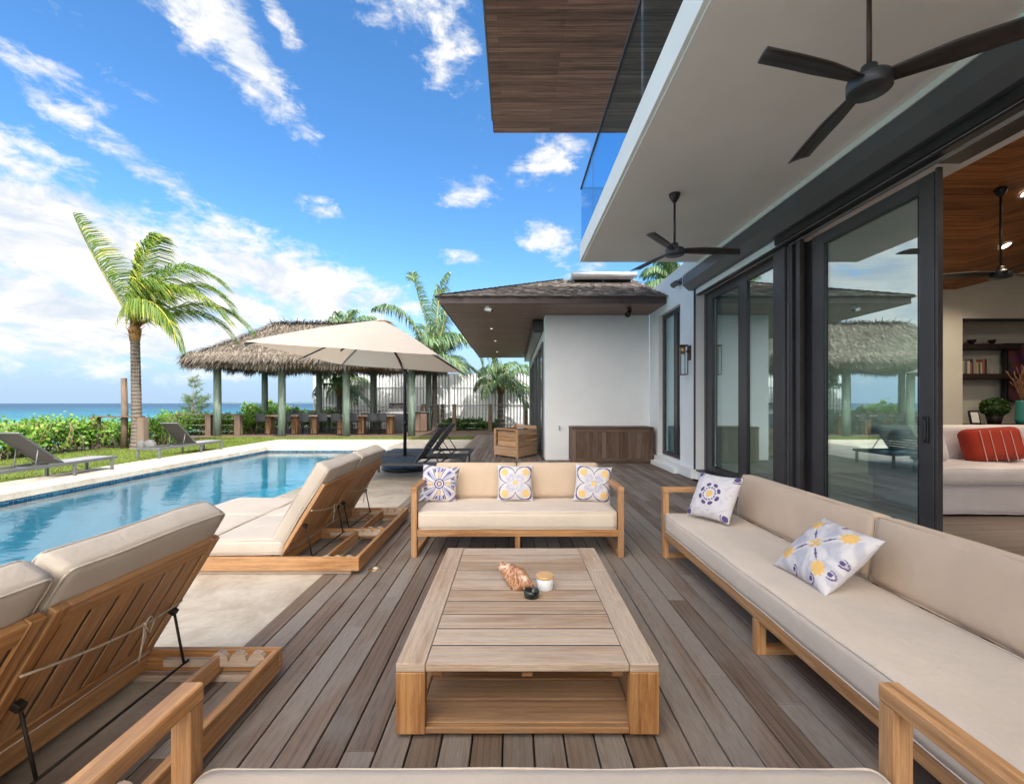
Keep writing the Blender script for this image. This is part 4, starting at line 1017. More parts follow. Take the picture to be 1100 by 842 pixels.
# things on the table
jr = thing('candle_jar', 'white glass candle jar with a round pale wooden lid', 'candle jar', (.20, 2.86, zt))
b = MB(); b.lathe((.20, 2.86, zt), [(.048, 0), (.052, .004), (.052, .066), (.049, .070)], 36); b.build('jar', plain('jar_white', (.72, .74, .76), .18, 0, .02), jr)
b = MB(); b.lathe((.20, 2.86, zt+.0705), [(.053, 0), (.0545, .003), (.0545, .016), (.052, .019)], 36); b.build('lid', plain('bamboo', (.62, .38, .17), .5, 0, .12, 40), jr)
b = MB(); b.lathe((.112, 2.735, zt), [(.030, 0), (.043, .003), (.047, .030), (.045, .044), (.041, .044), (.040, .016), (.0, .014)], 36); tag(b.build('bowl', plain('black_marble', (.018, .024, .024), .18, 0, .9, 14)), 'small black marble bowl in front of the candle jar', 'bowl')
b = MB(); ax0 = Vector((-.075, 3.02, zt+.085)); ax1 = Vector((.10, 2.80, zt+.055)); dv = ax1-ax0; L_ = dv.length; dx = dv.normalized(); uu = Vector((0, 0, 1)); sx = uu.cross(dx).normalized(); sz = dx.cross(sx); NT_, NS = 70, 40; ring = None
for i in range(NT_+1):
    t = i/NT_; cur = []
    r0 = (.012+.045*math.sin(math.pi*min(1, t*.80+.10))**.8)*(1-.55*ss(.62, 1, t))
    for k in range(NS):
        a = 2*math.pi*k/NS; wh = .0045*math.sin(t*62+a)*(1-ss(.55, .8, t)); kn = .016*max(0, math.sin(a*4+.4))**3*math.exp(-((t-.42)/.08)**2)
        lip = .045*max(0, math.cos(a+1.9))**3*math.exp(-((t-.60)/.20)**2); rr = max(.003, r0+wh+kn+lip)
        cur.append(len(b.v)); b.v.append(tuple(ax0+dx*(t*L_*1.12)+sx*(rr*math.cos(a))+sz*(rr*math.sin(a)*.85)))
    if ring:
        for k in range(NS): k2 = (k+1) % NS; b.face((ring[k], ring[k2], cur[k2], cur[k]), None, .5, 0, True)
    ring = cur
b.face(ring[::-1])
def shellmat():
    m, t, q = mat('shell'); oc = t.coord('Object'); n = t.noise(t.mapping(oc, rot=(0, 0, .9), scale=(60, 12, 30)), 1, 5, .6, 1.5); n2 = t.noise(oc, 14, 3)
    c = t.mix(t.rng(n, .35, .65), (.20, .075, .03, 1), (.62, .34, .19, 1)); c = t.mix(t.rng(n2, .52, .68), c, (.72, .56, .44, 1)); t.l.new(c, q.inputs['Base Color']); q.inputs['Roughness'].default_value = .45; t.l.new(t.bump(n, .6, .006), q.inputs['Normal']); return m
tag(b.build('conch_shell', shellmat()), 'spiny brown and cream conch shell on the coffee table', 'shell')
b = MB()
for k in range(5): b.tube([(.075+.012*k, 2.79-.004*k, zt+.001), (.07+.013*k, 2.81, zt+.03), (.06+.015*k, 2.83, zt+.052)], [.005, .006, .003], 6)
tag(b.build('coral_sprig', plain('coral', (.66, .58, .50), .7, 0, .1, 50)), 'small pale coral sprig tucked between shell and candle jar', 'coral')

# ================================================================ DAYBEDS
def daybed(label, xr, yn, Wd, glab):
    """double daybed: head end at xr, lying towards -x; yn near edge"""
    t_ = thing('daybed', label, 'daybed', (xr-1.0, yn+Wd/2, 0)); xl = xr-2.18; yf = yn+Wd; ym = (yn+yf)/2; zt = .155; zb = .035; th = .034; xh = xr-.71
    b = MB(); b.box(*span(xl, xr, yn, yn+th, zb, zt), None, .004); b.box(*span(xl, xr, yf-th, yf, zb, zt), None, .004); b.box(*span(xr-th, xr, yn+th+.001, yf-th-.001, zb, zt+.0015), None, .004); b.box(*span(xl, xl+th, yn+th+.001, yf-th-.001, zb, zt+.0015), None, .004)
    b.box(*span(xl+th, xr-th-.001, ym-.02, ym+.02, zb+.01, zt-.002), None, .003); b.box(*span(xh-.05, xh-.01, yn+th, yf-th, zb+.01, zt-.012), None, .003)
    b.build('frame', M['teak'], t_)
    b = MB(); b.box(*span(xl+.06, xr-.08, yn+.03, yn+.07, 0, .034), None, .003); b.build('plinth', M['teak_grey'], t_)
    b = MB(); b.box(*span(xl+.06, xr-.08, yf-.07, yf-.03, 0, .034), None, .003); b.build('plinth', M['teak_grey'], t_)
    b = MB()
    x = xl+th+.01
    while x < xh-.12: b.box(*span(x, x+.07, yn+th, yf-th, zt-.024, zt-.004), None, .002); x += .085
    b.build('slat_base', M['teak_dark'], t_)
    # ledges, ratchet racks
    b = MB(); b.box(*span(xr-th-.045, xr-th-.001, yn+th, ym-.022, .10, .118), None, .002); b.box(*span(xr-th-.045, xr-th-.001, ym+.022, yf-th, .10, .118), None, .002)
    b.box(*span(xr-.335, xr-.305, yn+th, ym-.022, .045, .14), None, .003); b.box(*span(xr-.335, xr-.305, ym+.022, yf-th, .045, .14), None, .003); b.build('cross_rail', M['teak'], t_)
    for yy, s_ in ((yn+th+.002, 1), (ym-.053, 1), (ym+.022, 1), (yf-th-.033, 1)):
        b = MB(); pts = [(xh+.10, yy, .080), (xr-.05, yy, .080)]; top = []
        x = xr-.06
        while x > xh+.36:
            top += [(x, yy, .106)]+[(x-.048+.046*math.cos(a), yy, .108+.050*math.sin(a)) for a in (0.1, .6, 1.1, 1.6, 2.1, 2.6, 3.0)]; x -= .100
        top += [(xh+.34, yy, .118), (xh+.10, yy, .118)]
        b.prism(pts+top, (0, .030, 0), rnd=.9); b.build('ratchet_rack', M['teak_grey'], t_)
    # backrests
    ang = math.atan2(.615, .375); ux = Vector((math.cos(ang), 0, math.sin(ang))); nx = Vector((-math.sin(ang), 0, math.cos(ang))); Lb = .735
    for (ya, yb, k) in ((yn+.045, ym-.012, 0), (ym+.012, yf-.045, 1)):
        o = Vector((xh, 0, zt-.0)); P = lambda s, n_, y: o+ux*s+nx*n_+Vector((0, y, 0))
        Rm = Matrix((ux, Vector((0, 1, 0)), nx)).transposed()
        b = MB()
        for y in (ya+.03, yb-.03): b.box(P(Lb/2, 0, y), (Lb, .056, .034), Rm, .004)
        b.box(P(Lb-.045, .001, (ya+yb)/2), (.088, yb-ya-.118, .032), Rm, .004, grain=1); b.box(P(.04, .001, (ya+yb)/2), (.08, yb-ya-.118, .032), Rm, .004, grain=1)
        br = b.build('backrest', M['teak'], t_)
        b = MB(); n = 6; w0 = (yb-ya-.13)/n
        for i in range(n): b.box(P(Lb/2, .004, ya+.066+w0*(i+.5)), (Lb-.174, w0-.020, .026), Rm, .002)
        b.build('slats', M['teak'], br)
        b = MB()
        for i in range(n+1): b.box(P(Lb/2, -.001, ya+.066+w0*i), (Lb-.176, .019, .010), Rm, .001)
        b.build('gap_shade', M['black'], br)  # added black battens between slats so the gaps read as shaded
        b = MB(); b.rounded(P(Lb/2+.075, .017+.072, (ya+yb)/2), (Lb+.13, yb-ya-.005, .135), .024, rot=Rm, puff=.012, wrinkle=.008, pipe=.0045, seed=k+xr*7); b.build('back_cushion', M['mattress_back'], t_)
        # iron prop: two rods joined by a foot bar
        pt = P(Lb*.42, -.04, 0)
        b = MB(); ft = Vector((pt.x+.055, 0, .128))
        b.tube([(pt.x, ya+.07, pt.z), (ft.x, ya+.075, ft.z), ], .0065, 8); b.tube([(pt.x, yb-.07, pt.z), (ft.x, yb-.075, ft.z)], .0065, 8); b.tube([(ft.x, ya+.04, ft.z), (ft.x, yb-.04, ft.z)], .0062, 8)
        for y in (ya+.07, yb-.07): b.box((pt.x-.004, y, pt.z+.004), (.03, .035, .035), (0, -ang, 0), .004)
        b.build('prop', M['iron'], t_)
        # cord of the cushion tied across the slats
        b = MB(); A = P(Lb*.66, -.030, ya-.004); B = P(Lb*.50, -.035, yb-.05); mid = (A+B)/2+Vector((.03, .06, -.055)); path = []
        for i in range(17):
            s_ = i/16; path.append(A*(1-s_)**2+mid*2*s_*(1-s_)+B*s_*s_)
        b.tube(path, .0055, 6); kx = path[10]
        b.tube([kx, kx+Vector((.012, .02, .03)), kx+Vector((.014, .045, .005)), kx+Vector((.008, .02, -.05)), kx+Vector((.004, .0, -.01))], .0045, 6)
        b.tube([kx, kx+Vector((.012, -.01, -.05)), kx+Vector((.008, -.035, -.13))], .0042, 6); b.tube([kx, kx+Vector((.016, -.03, -.06)), kx+Vector((.01, -.045, -.15))], .0042, 6); b.lathe(kx-Vector((0, 0, .012)), [(.0, 0), (.012, .006), (.012, .018), (0, .024)], 10)
        b.build('tie_cord', M['rope'], t_)
        xs = xr-1.36
        for (xa, xb, q) in ((xs+.003, xh+.03, 0), (xl-.01, xs-.003, 1)):
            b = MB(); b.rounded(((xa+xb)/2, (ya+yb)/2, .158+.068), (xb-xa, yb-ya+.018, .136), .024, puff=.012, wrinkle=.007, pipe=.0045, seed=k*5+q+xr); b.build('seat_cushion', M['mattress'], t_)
        b = MB(); b.tube([(xs, ya-.01, .20), (xs, ya-.008, .285), (xs, (ya+yb)/2, .294), (xs, yb, .286)], .006, 6); b.build('cord', M['rope'], t_)
    return t_
daybed('double teak daybed with raised backs beside the pool, farther from the camera', -1.345, 3.97, 1.90, 0)
daybed('double teak daybed at the left edge, nearest the camera, backrests raised', -1.275, .62, 1.90, 0)

# ================================================================ CHEST, CRATE CHAIR
ch = thing('storage_chest', 'long dark brown wooden storage chest against the white wing wall', 'storage chest', (2.5, 11.65, 0))
x0, x1, y0, y1 = 1.47, 3.50, 11.32, 11.97
b = MB(); b.box(*span(x0-.01, x1+.01, y0-.02, y1, .865, .905), None, .006); b.build('lid', M['box_wood'], ch)
b = MB()
for x in (x0+.05, x1-.05): b.box(*span(x-.05, x+.05, y0-.004, y0+.03, .04, .862), None, .004)
b.box(*span(x0+.101, x1-.101, y0, y0+.03, .78, .862), None, .004); b.box(*span(x0+.101, x1-.101, y0, y0+.03, .04, .13), None, .004)
for y in (y0+.07, y1-.05): b.box(*span(x0-.004, x0+.03, y-.035, y+.035, .04, .862), None, .004)
b.build('frame', M['box_wood'], ch)
b = MB(); n = 17
for i in range(n): a = x0+.10+i*(x1-x0-.2)/n; b.box(*span(a+.001, a+(x1-x0-.2)/n-.001, y0+.010, y0+.024, .12, .79), None, .002, grain=2)
for i in range(5): a = y0+.05+i*.12; b.box(*span(x0+.006, x0+.02, a+.001, a+.117, .06, .86), None, .002, grain=2)
b.box(*span(x0+.03, x1-.02, y0+.03, y1-.01, .05, .86), None, .002); b.box(*span(x1-.02, x1, y0+.03, y1-.01, .05, .86), None, .002); b.box(*span(x0+.05, x1-.05, y0+.05, y1-.05, 0, .045), None, .002)
b.build('panel', M['box_wood'], ch)
cr = thing('slatted_crate_armchair', 'square slatted teak armchair standing corner first on the deck by the wing', 'armchair', (.12, 12.9, 0))
O = Vector((.12, 12.18, 0)); A = Vector((-.64, .80, 0)); B = Vector((.58, 1.02, 0)); la, lb_ = A.length, B.length; ua, ub = A.normalized(), B.normalized()
Ra = Matrix((ua, Vector((-ua.y, ua.x, 0)), Vector((0, 0, 1)))).transposed(); Rb = Matrix((ub, Vector((-ub.y, ub.x, 0)), Vector((0, 0, 1)))).transposed()
b = MB()
for p_, h in ((O+ua*.03+ub*.03, .80), (O+A+ub*.04, .78), (O+B+ua*.04, .80), (O+A+B-(ua+ub)*.02, .86)):
    b = MB(); b.box((p_.x, p_.y, h/2), (.065, .065, h), Rb, .004); b.build('corner_post', M['crate_wood'], cr)
b = MB()
for (o_, dv, Lg, Rm) in ((O, ua, la, Ra), (O+B, ua, la, Ra), (O, ub, lb_, Rb), (O+A, ub, lb_, Rb)):
    c_ = o_+dv*Lg/2; b.box((c_.x, c_.y, .17), (Lg-.04, .03, .25), Rm, .004)
b.build('base_boards', M['crate_wood'], cr)
b = MB()
for z in (.40, .555, .71):
    c_ = O+ub*lb_/2; b.box((c_.x, c_.y, z), (lb_-.05, .026, .115), Rb, .004); c_ = O+A+ub*lb_/2; b.box((c_.x, c_.y, z), (lb_-.05, .026, .115), Rb, .004)
b.build('side_slats', M['crate_wood'], cr)
b = MB(); c_ = O+ua*la*.5+ub*.10
for z in (.38, .53, .65): b.box((c_.x, c_.y, z), (la-.16, .022, .135), Ra, .004)
c_ = O+ua*la*.5+ub*.03; b.box((c_.x, c_.y, .775), (la-.05, .05, .035), Ra, .004)
c_ = O+B+ua*la*.5
for z in (.45, .62, .80): b.box((c_.x, c_.y, z), (la-.05, .03, .10), Ra, .004)
b.build('back_slats', M['crate_wood'], cr)
b = MB(); c_ = O+(A+B)/2; 
for i in range(8): q = O+A*.5+ub*(.12+i*.125); b.box((q.x, q.y, .31), (la-.08, .10, .022), Ra, .003)
b.build('seat', M['crate_wood'], cr)

# ================================================================ CHAISE LOUNGERS
def chaise(label, Lg, Wd, h, hinge, blen, bang, mf, ms, msl, legs, group, slats=False):
    """foot end at y=0, head towards -y... built along +x: foot at x=0, head at x=Lg"""
    t_ = thing('chaise_lounge', label, 'sun lounger', (0, 0, 0), group); fr = .045
    b = MB()
    for s_ in (-1, 1): b.box((Lg/2, s_*(Wd/2-fr/2), h-.03), (Lg, fr, .06), None, .005)
    b.box((fr/2, 0, h-.03), (fr, Wd-2*fr-.002, .058), None, .004); b.box((Lg-fr/2, 0, h-.03), (fr, Wd-2*fr-.002, .058), None, .004)
    for x in (hinge+.12, hinge+.45): b.box((x, 0, h-.045), (.03, Wd-2*fr, .03), None, .003)
    b.build('frame', mf, t_)
    for x in legs:
        for s_ in (-1, 1): q = MB(); q.box((x, s_*(Wd/2-fr/2), (h-.061)/2), (.05, .045, h-.061), None, .004); q.build('leg', mf, t_)
    b = MB()
    if slats:
        n = int((hinge-.06)/.085)
        for i in range(n): b.box((.05+(i+.5)*(hinge-.05)/n, 0, h-.012), ((hinge-.05)/n-.006, Wd-.012, .022), None, .002)
    else: b.box((hinge/2+.01, 0, h-.008), (hinge-.02, Wd-.03, .012), None, .003)
    b.build('seat', ms, t_)
    ux = Vector((math.cos(bang), 0, math.sin(bang))); nx = Vector((-math.sin(bang), 0, math.cos(bang))); Rm = Matrix((ux, Vector((0, 1, 0)), nx)).transposed(); o = Vector((hinge, 0, h-.005))
    b = MB()
    for s_ in (-1, 1): b.box(o+ux*blen/2+Vector((0, s_*(Wd/2-fr-.02), 0)), (blen, .034, .030), Rm, .004)
    b.box(o+ux*(blen-.017), (.034, Wd-2*fr-.078, .03), Rm, .004); b.box(o+ux*.017, (.034, Wd-2*fr-.078, .03), Rm, .004); bk = b.build('backrest', mf, t_)
    b = MB()
    if slats:
        for i in range(9): b.box(o+ux*(.07+i*(blen-.12)/8.6)+nx*.002, (.062, Wd-2*fr-.07, .016), Rm, .002, grain=1)
    else: b.box(o+ux*blen/2+nx*.004, (blen-.04, Wd-2*fr-.06, .010), Rm, .002)
    b.build('sling', ms if slats else msl, bk)
    for s_ in (-1, 1):
        q = MB(); y = s_*(Wd/2-fr-.055); a = o+ux*blen*.52-nx*.02; q.tube([(a.x, y, a.z), (hinge+.50, y, h-.05)], .011, 8); q.tube([(hinge+.03, s_*(Wd/2-fr/2), h-.01), ((hinge+.22), s_*(Wd/2-fr/2), h+.115)] if not slats else [(hinge+.30, y, h-.03), (hinge+.50, y, h-.05)], .009, 8); q.build('prop', mf, t_)
    return t_
g = 'grey chaise loungers on the lawn side of the pool'
c1 = chaise('grey sling chaise lounger on the left pool edge, cut off by the photo edge', 2.62, .62, .30, 1.20, 1.07, R(38), M['grey_alu'], M['sling_light'], M['sling'], (.12, 1.0, 2.5), g)
c1.location = (-9.36, 10.42, 0); c1.rotation_euler = (0, 0, R(-90))
c2 = chaise('grey sling chaise lounger on the lawn between the tall palm and the pavilion', 2.68, .62, .30, 1.16, 1.0, R(40), M['grey_alu'], M['sling_light'], M['sling'], (.04, 1.0, 2.64), g)
c2.location = (-9.78, 14.86, 0); c2.rotation_euler = (0, 0, R(-90))
g = 'black chaise loungers beside the umbrella'
c3 = chaise('black chaise lounger in front of the umbrella pole, nearer of the pair', 2.0, 1.16, .355, 1.10, .80, R(55), M['pool_black'], M['pool_black'], M['pool_black'], (.1, 1.9), g, True); c3.location = (-3.0, 9.28, 0)
c4 = chaise('black chaise lounger behind the umbrella pole, farther of the pair', 2.0, 1.16, .355, 1.10, .80, R(55), M['pool_black'], M['pool_black'], M['pool_black'], (.1, 1.9), g, True); c4.location = (-3.0, 10.95, 0)

# ================================================================ UMBRELLA
um = thing('cantilever_umbrella', 'large square beige umbrella on a dark pole by the pool', 'umbrella', (-2.42, 10.20, 0))
cs = [Vector(p) for p in ((-3.79, 6.42, 2.37), (-1.06, 6.41, 2.18), (-1.06, 10.01, 2.16), (-3.78, 10.02, 2.35))]; ap = Vector((-2.37, 8.22, 3.0))
b = MB(); n = 14
for q in range(4):
    A, B = cs[q], cs[(q+1) % 4]; mid = (A+B)/2
    for (p0, p1) in ((A, mid), (mid, B)):
        rows = []
        for i in range(n+1):
            t = i/n; row = []
            for j in range(7):
                s_ = j/6; e = p0*(1-s_)+p1*s_; p = ap*(1-t)+e*t; p = p-Vector((0, 0, .008*math.sin(math.pi*s_)*t+.0))+Vector((0, 0, .035*math.sin(math.pi*t)))
                row.append(len(b.v)); b.v.append(tuple(p))
            rows.append(row)
        for i in range(n):
            for j in range(6): b.face((rows[i][j], rows[i+1][j], rows[i+1][j+1], rows[i][j+1]), [(i*.2, j*.1)]*4, .5, 0, True)
cn = b.build('canopy', M['canopy'], um)
b = MB(); b.lathe(ap-Vector((0, 0, .01)), [(.17, -.030), (.09, .012), (.0, .03)], 8); b.build('vent_cap', M['canopy'], cn)
hub = ap-Vector((0, 0, .16))
for q in range(4):
    for e in (cs[q], (cs[q]+cs[(q+1) % 4])/2):
        b = MB(); e2 = e-Vector((0, 0, .035)); pts = [hub+(e2-hub)*t+Vector((0, 0, .05*math.sin(math.pi*t))) for t in (0, .25, .5, .75, 1)]; b.tube(pts, .014, 6); b.build('rib', M['black'], um)
b = MB(); b.lathe(hub, [(.05, -.08), (.07, -.03), (.07, .03), (.03, .1)], 14); b.build('hub', M['black'], um)
b = MB(); b.lathe((-2.42, 10.20, .10), [(.038, 0), (.038, 2.08), (.03, 2.12)], 18); b.lathe((-2.42, 10.20, 1.0), [(.05, 0), (.05, .12)], 18); b.build('pole', M['black'], um)
b = MB(); b.tube([(-2.42, 10.20, 2.2), (-2.42, 10.08, 2.28), hub], .024, 8); b.build('arm', M['black'], um)
b = MB(); b.lathe((-2.42, 10.30, 0), [(.50, .01), (.54, .03), (.54, .07), (.48, .10), (.06, .115)], 36); b.build('base', M['black'], um)
# ================================================================ PAVILION AND ITS FURNITURE
pv = thing('thatched_pavilion', 'open pavilion on green treated posts under a shaggy palm thatch roof', 'pavilion', (-9.05, 22.65, 0))
px_ = [-13.48, -10.54, -7.6, -4.62]
for (y, h, r) in ((20.75, 3.5, .168), (24.6, 3.6, .165)):
    for x in px_:
        b = MB(); x_ = x+(.06 if y > 22 else 0); b.tube([(x_, y, 0), (x_+.01, y, h*.5), (x_, y, h)], [r, r*.97, r*.93], 18); b.build('post', M['treated'], pv)
b = MB()
for y in (20.75, 24.6): b.box((-9.05, y, 3.42), (9.6, .16, .24), None, .01)
for x in px_: b.box((x, 22.65, 3.42), (.14, 3.6, .2), None, .01)
b.build('beam', M['post_wood'], pv)
x0, x1, y0, y1 = -14.35, -3.75, 19.80, 25.5; rx0, rx1, ry = -11.75, -6.3, 22.65; ze, zr = 3.42, 5.35
b = MB(); a, c, d_, e = (x0+.2, y0+.2, ze-.18), (x1-.2, y0+.2, ze-.18), (x1-.2, y1-.2, ze-.18), (x0+.2, y1-.2, ze-.18); f, g_ = (rx0, ry, zr-.15), (rx1, ry, zr-.15)
b.poly([a, c, g_, f]); b.poly([c, d_, g_]); b.poly([d_, e, f, g_]); b.poly([e, a, f]); b.poly([a, e, d_, c])
th = b.build('roof', M['dead_husk'], pv)
b = MB()
def strand(p, dn, sd, L, w, lift, bend):
    p0 = p; n = dn.cross(sd).normalized(); n = n if n.z > 0 else -n
    p1 = p+dn*L*.55+n*lift; p2 = p+dn*L+n*(lift*1.3)-Vector((0, 0, bend)); r_ = random.random()
    b.poly([p0-sd*w, p0+sd*w, p1+sd*w*.8, p1-sd*w*.8], r_); b.poly([p1-sd*w*.8, p1+sd*w*.8, p2+sd*w*.1, p2-sd*w*.1], r_)
faces = [((x0, y0), (x1, y0), (rx1, ry), (rx0, ry), 13000), ((x1, y1), (x1, y0), (rx1, ry), (rx1, ry), 1500), ((x0, y0), (x0, y1), (rx0, ry), (rx0, ry), 3600), ((x1, y1), (x0, y1), (rx0, ry), (rx1, ry), 2600)]
for (A, B, Cc, D_, n) in faces:
    A, B, Cc, D_ = Vector((*A, ze)), Vector((*B, ze)), Vector((*Cc, zr)), Vector((*D_, zr))
    mtop = (Cc+D_)/2; dn = ((A+B)/2-mtop).normalized(); al = (B-A).normalized()
    for _ in range(n):
        s_ = random.random(); t = 1-math.sqrt(random.random()) if (Cc-D_).length < .1 else random.random()**1.2
        p = (A*(1-s_)+B*s_)*(1-t)+(D_*(1-s_)+Cc*s_)*t; sag = -.10*math.sin(math.pi*t)
        p.z += .10+sag+random.uniform(-.03, .05); ang = random.gauss(0, .35); dd = (dn*math.cos(ang)+al*math.sin(ang)).normalized(); sd = dd.cross(Vector((0, 0, 1))).normalized()
        strand(p, dd, sd, random.uniform(.35, .7), random.uniform(.010, .030), random.uniform(-.02, .07), random.uniform(0, .10))
    for _ in range(int((B-A).length*480)):   # hanging eave fringe
        s_ = random.random(); p = A*(1-s_)+B*s_+Vector((0, 0, random.uniform(-.12, .22)))-dn*random.uniform(-.02, .28); hd = Vector((dn.x*.5, dn.y*.5, -1)).normalized(); hd = (hd+Vector((random.gauss(0, .13), random.gauss(0, .13), 0))).normalized()
        strand(p, hd, al, random.uniform(.25, .50)+.07*math.sin(s_*23), random.uniform(.010, .028), random.uniform(-.02, .05), .02)
for _ in range(1500):   # ragged ridge
    s_ = random.random(); p = Vector((rx0-.2+(rx1-rx0+.4)*s_, ry+random.uniform(-.15, .15), zr+random.uniform(.0, .16))); dd = Vector((random.gauss(0, .9), random.choice((-1, 1))*random.uniform(.2, 1), random.uniform(-.3, .35))).normalized(); strand(p, dd, dd.cross(Vector((0, 0, 1))).normalized(), random.uniform(.2, .5), .02, .03, .05)
for hx0 in (x0, x1):
    for yq in (y0, y1):
        E0 = Vector((hx0, yq, ze)); E1 = Vector((rx0 if hx0 < -9 else rx1, ry, zr))
        for _ in range(650):
            s_ = random.random(); p = E0*(1-s_)+E1*s_+Vector((random.uniform(-.12, .12), random.uniform(-.12, .12), random.uniform(.06, .2)-.08*math.sin(math.pi*s_))); dd = ((E0-E1).normalized()+Vector((random.gauss(0, .7), random.gauss(0, .7), random.gauss(0, .12)))).normalized(); strand(p, dd, dd.cross(Vector((0, 0, 1))).normalized(), random.uniform(.2, .5), .02, .04, .05)
b.build('thatch', M['thatch'], th)
def dining_table(label, xa, xb, y=22.35):
    t_ = thing('dining_table', label, 'dining table', ((xa+xb)/2, y, 0), 'outdoor dining tables')
    b = MB()
    for i in range(5): b.box(((xa+xb)/2, y-.36+i*.18, .885), (xb-xa, .174, .055), None, .004)
    b.build('tabletop', M['teak_grey'], t_)
    for x in (xa+.30, xb-.30):
        q = MB(); q.box((x, y, .43), (.28, .36, .85), None, .01, grain=2); q.build('leg', M['teak_shelf'], t_)
dining_table('left dining table of heavy timber under the thatch, farthest from the grill', -12.25, -10.35)
dining_table('middle dining table of heavy timber under the thatch', -10.02, -8.12)
dining_table('right dining table of heavy timber under the thatch, beside the grill', -7.70, -5.72)
def chair0(label):
    t_ = thing('dining_chair', label, 'chair', (0, 0, 0), 'dark chairs round the pavilion tables'); wd = .46
    b = MB(); b.box((0, 0, .62), (wd, .44, .035), None, .01); b.build('seat', M['black'], t_)
    b = MB(); N = 8
    for i in range(N+1):
        a = -1+2*i/N; x = a*wd/2; y = -.20-.05*(1-a*a)
        b.v += [(x, y, .66), (x*1.04, y-.05, 1.0), (x, y+.02, .66), (x*1.04, y-.03, 1.0)]
    for i in range(N): k = 4*i; b.face((k, k+4, k+5, k+1)); b.face((k+2, k+3, k+7, k+6)); b.face((k+1, k+5, k+7, k+3)); b.face((k, k+2, k+6, k+4))
    b.build('backrest', M['pool_black'], t_)
    for sx in (-1, 1):
        for sy in (-1, 1): q = MB(); q.cyl((sx*.24, sy*.22, 0), (sx*.20, sy*.18, .61), .013, n=6); q.build('leg', M['black'], t_)
    b = MB()
    for sy in (-1, 1): b.cyl((-.215, sy*.2, .28), (.215, sy*.2, .28), .009, n=6)
    b.build('footrest', M['black'], t_); return t_
nm = ['first', 'second', 'third', 'fourth', 'fifth', 'sixth', 'seventh', 'eighth']
c0 = None
for i, px in enumerate((282.5, 309.5, 328.5, 349, 362.5, 381.5, 401.5, 411.5)):
    x = (px-551)/489*21.75; lb = 'dark chair on the pool side of the pavilion tables, %s from the left' % nm[i]
    if c0 is None: c0 = chair0(lb); c0.location = (x, 21.75, 0)
    else: dup(c0, (x, 21.75+random.uniform(-.05, .05), 0), random.uniform(-.15, .15), lb)
for i, px in enumerate((295, 318, 333, 347, 372, 392, 407)):
    x = (px-551)/489*23.05; dup(c0, (x, 23.05, 0), math.pi+random.uniform(-.2, .2), 'dark chair on the fence side of the pavilion tables, %s from the left' % nm[i])
gr = thing('barbecue_grill', 'stainless steel barbecue grill with closed hood under the pavilion', 'grill', (-6.05, 24.0, 0))
b = MB(); b.box((-6.05, 24.0, .55), (.95, .55, .9), None, .01); b.box((-6.05, 24.0, .05), (.8, .45, .09), None, .005); b.build('cabinet', M['grey_alu'], gr)
b = MB(); b.prism([(-6.50, 23.74, 1.05), (-6.50, 23.72, 1.22), (-6.50, 23.80, 1.42), (-6.50, 23.95, 1.50), (-6.50, 24.2, 1.48), (-6.50, 24.26, 1.05)], (.9, 0, 0)); hd = b.build('hood', M['steel'], gr)
b = MB(); b.cyl((-6.4, 23.66, 1.26), (-5.7, 23.66, 1.26), .016, n=8); b.build('handle', M['steel'], hd)
b = MB(); b.box((-6.75, 24, 1.0), (.4, .5, .04), None, .005); b.box((-5.35, 24, 1.0), (.4, .5, .04), None, .005); b.box((-6.05, 23.70, 1.0), (.95, .04, .1), None, .005); b.build('side_shelf', M['steel'], gr)
kc = thing('outdoor_cabinet', 'dark brown outdoor kitchen cabinet at the right end of the pavilion', 'cabinet', (-5.0, 24.1, 0))
b = MB(); b.box((-4.85, 24.0, .5), (.7, .5, 1.0), None, .01); b.build('carcass', M['dark_wood'], kc); b = MB(); b.box((-4.85, 24.0, 1.03), (.8, .6, .05), None, .006); b.build('worktop', M['grey_alu'], kc)
for x in (-5.03, -4.67): q = MB(); q.box((x, 23.74, .5), (.33, .015, .9), None, .004); q.build('door', M['box_wood'], kc)

# ================================================================ FENCE AND RAILINGS
fn = thing('boundary_fence', 'tall white ribbed boundary fence behind the pavilion and palms', 'fence', (-4, 27, 0)); xa, xb, yf, hf = -11.75, 4.5, 27.0, 3.22
b = MB(); x = xa
while x < xb:
    b.box(*span(x+.002, min(x+.125, xb), yf-.04, yf, 0.0, hf+random.uniform(-.012, .012)), None, .004); x += .185
b.build('panel', M['fence_white'], fn)
one_box('backing_sheet', ((xa+xb)/2, yf+.05, hf/2), (xb-xa, .02, hf-.03), M['fence_grey'], fn)
b = MB()
for z in (2.42, 1.35, .25): b.box(*span(xa, xb, yf-.075, yf-.043, z-.03, z+.03), None, .003)
b.box(*span(xa, xb, yf-.03, yf+.03, hf+.012, hf+.05), None, .003); b.build('rail', M['alu_light'], fn)
x = xa
while x < xb: q = MB(); q.box(*span(x-.05, x+.05, yf-.13, yf-.077, 0, hf+.02), None, .004); q.build('post', M['fence_white'], fn); x += 2.7
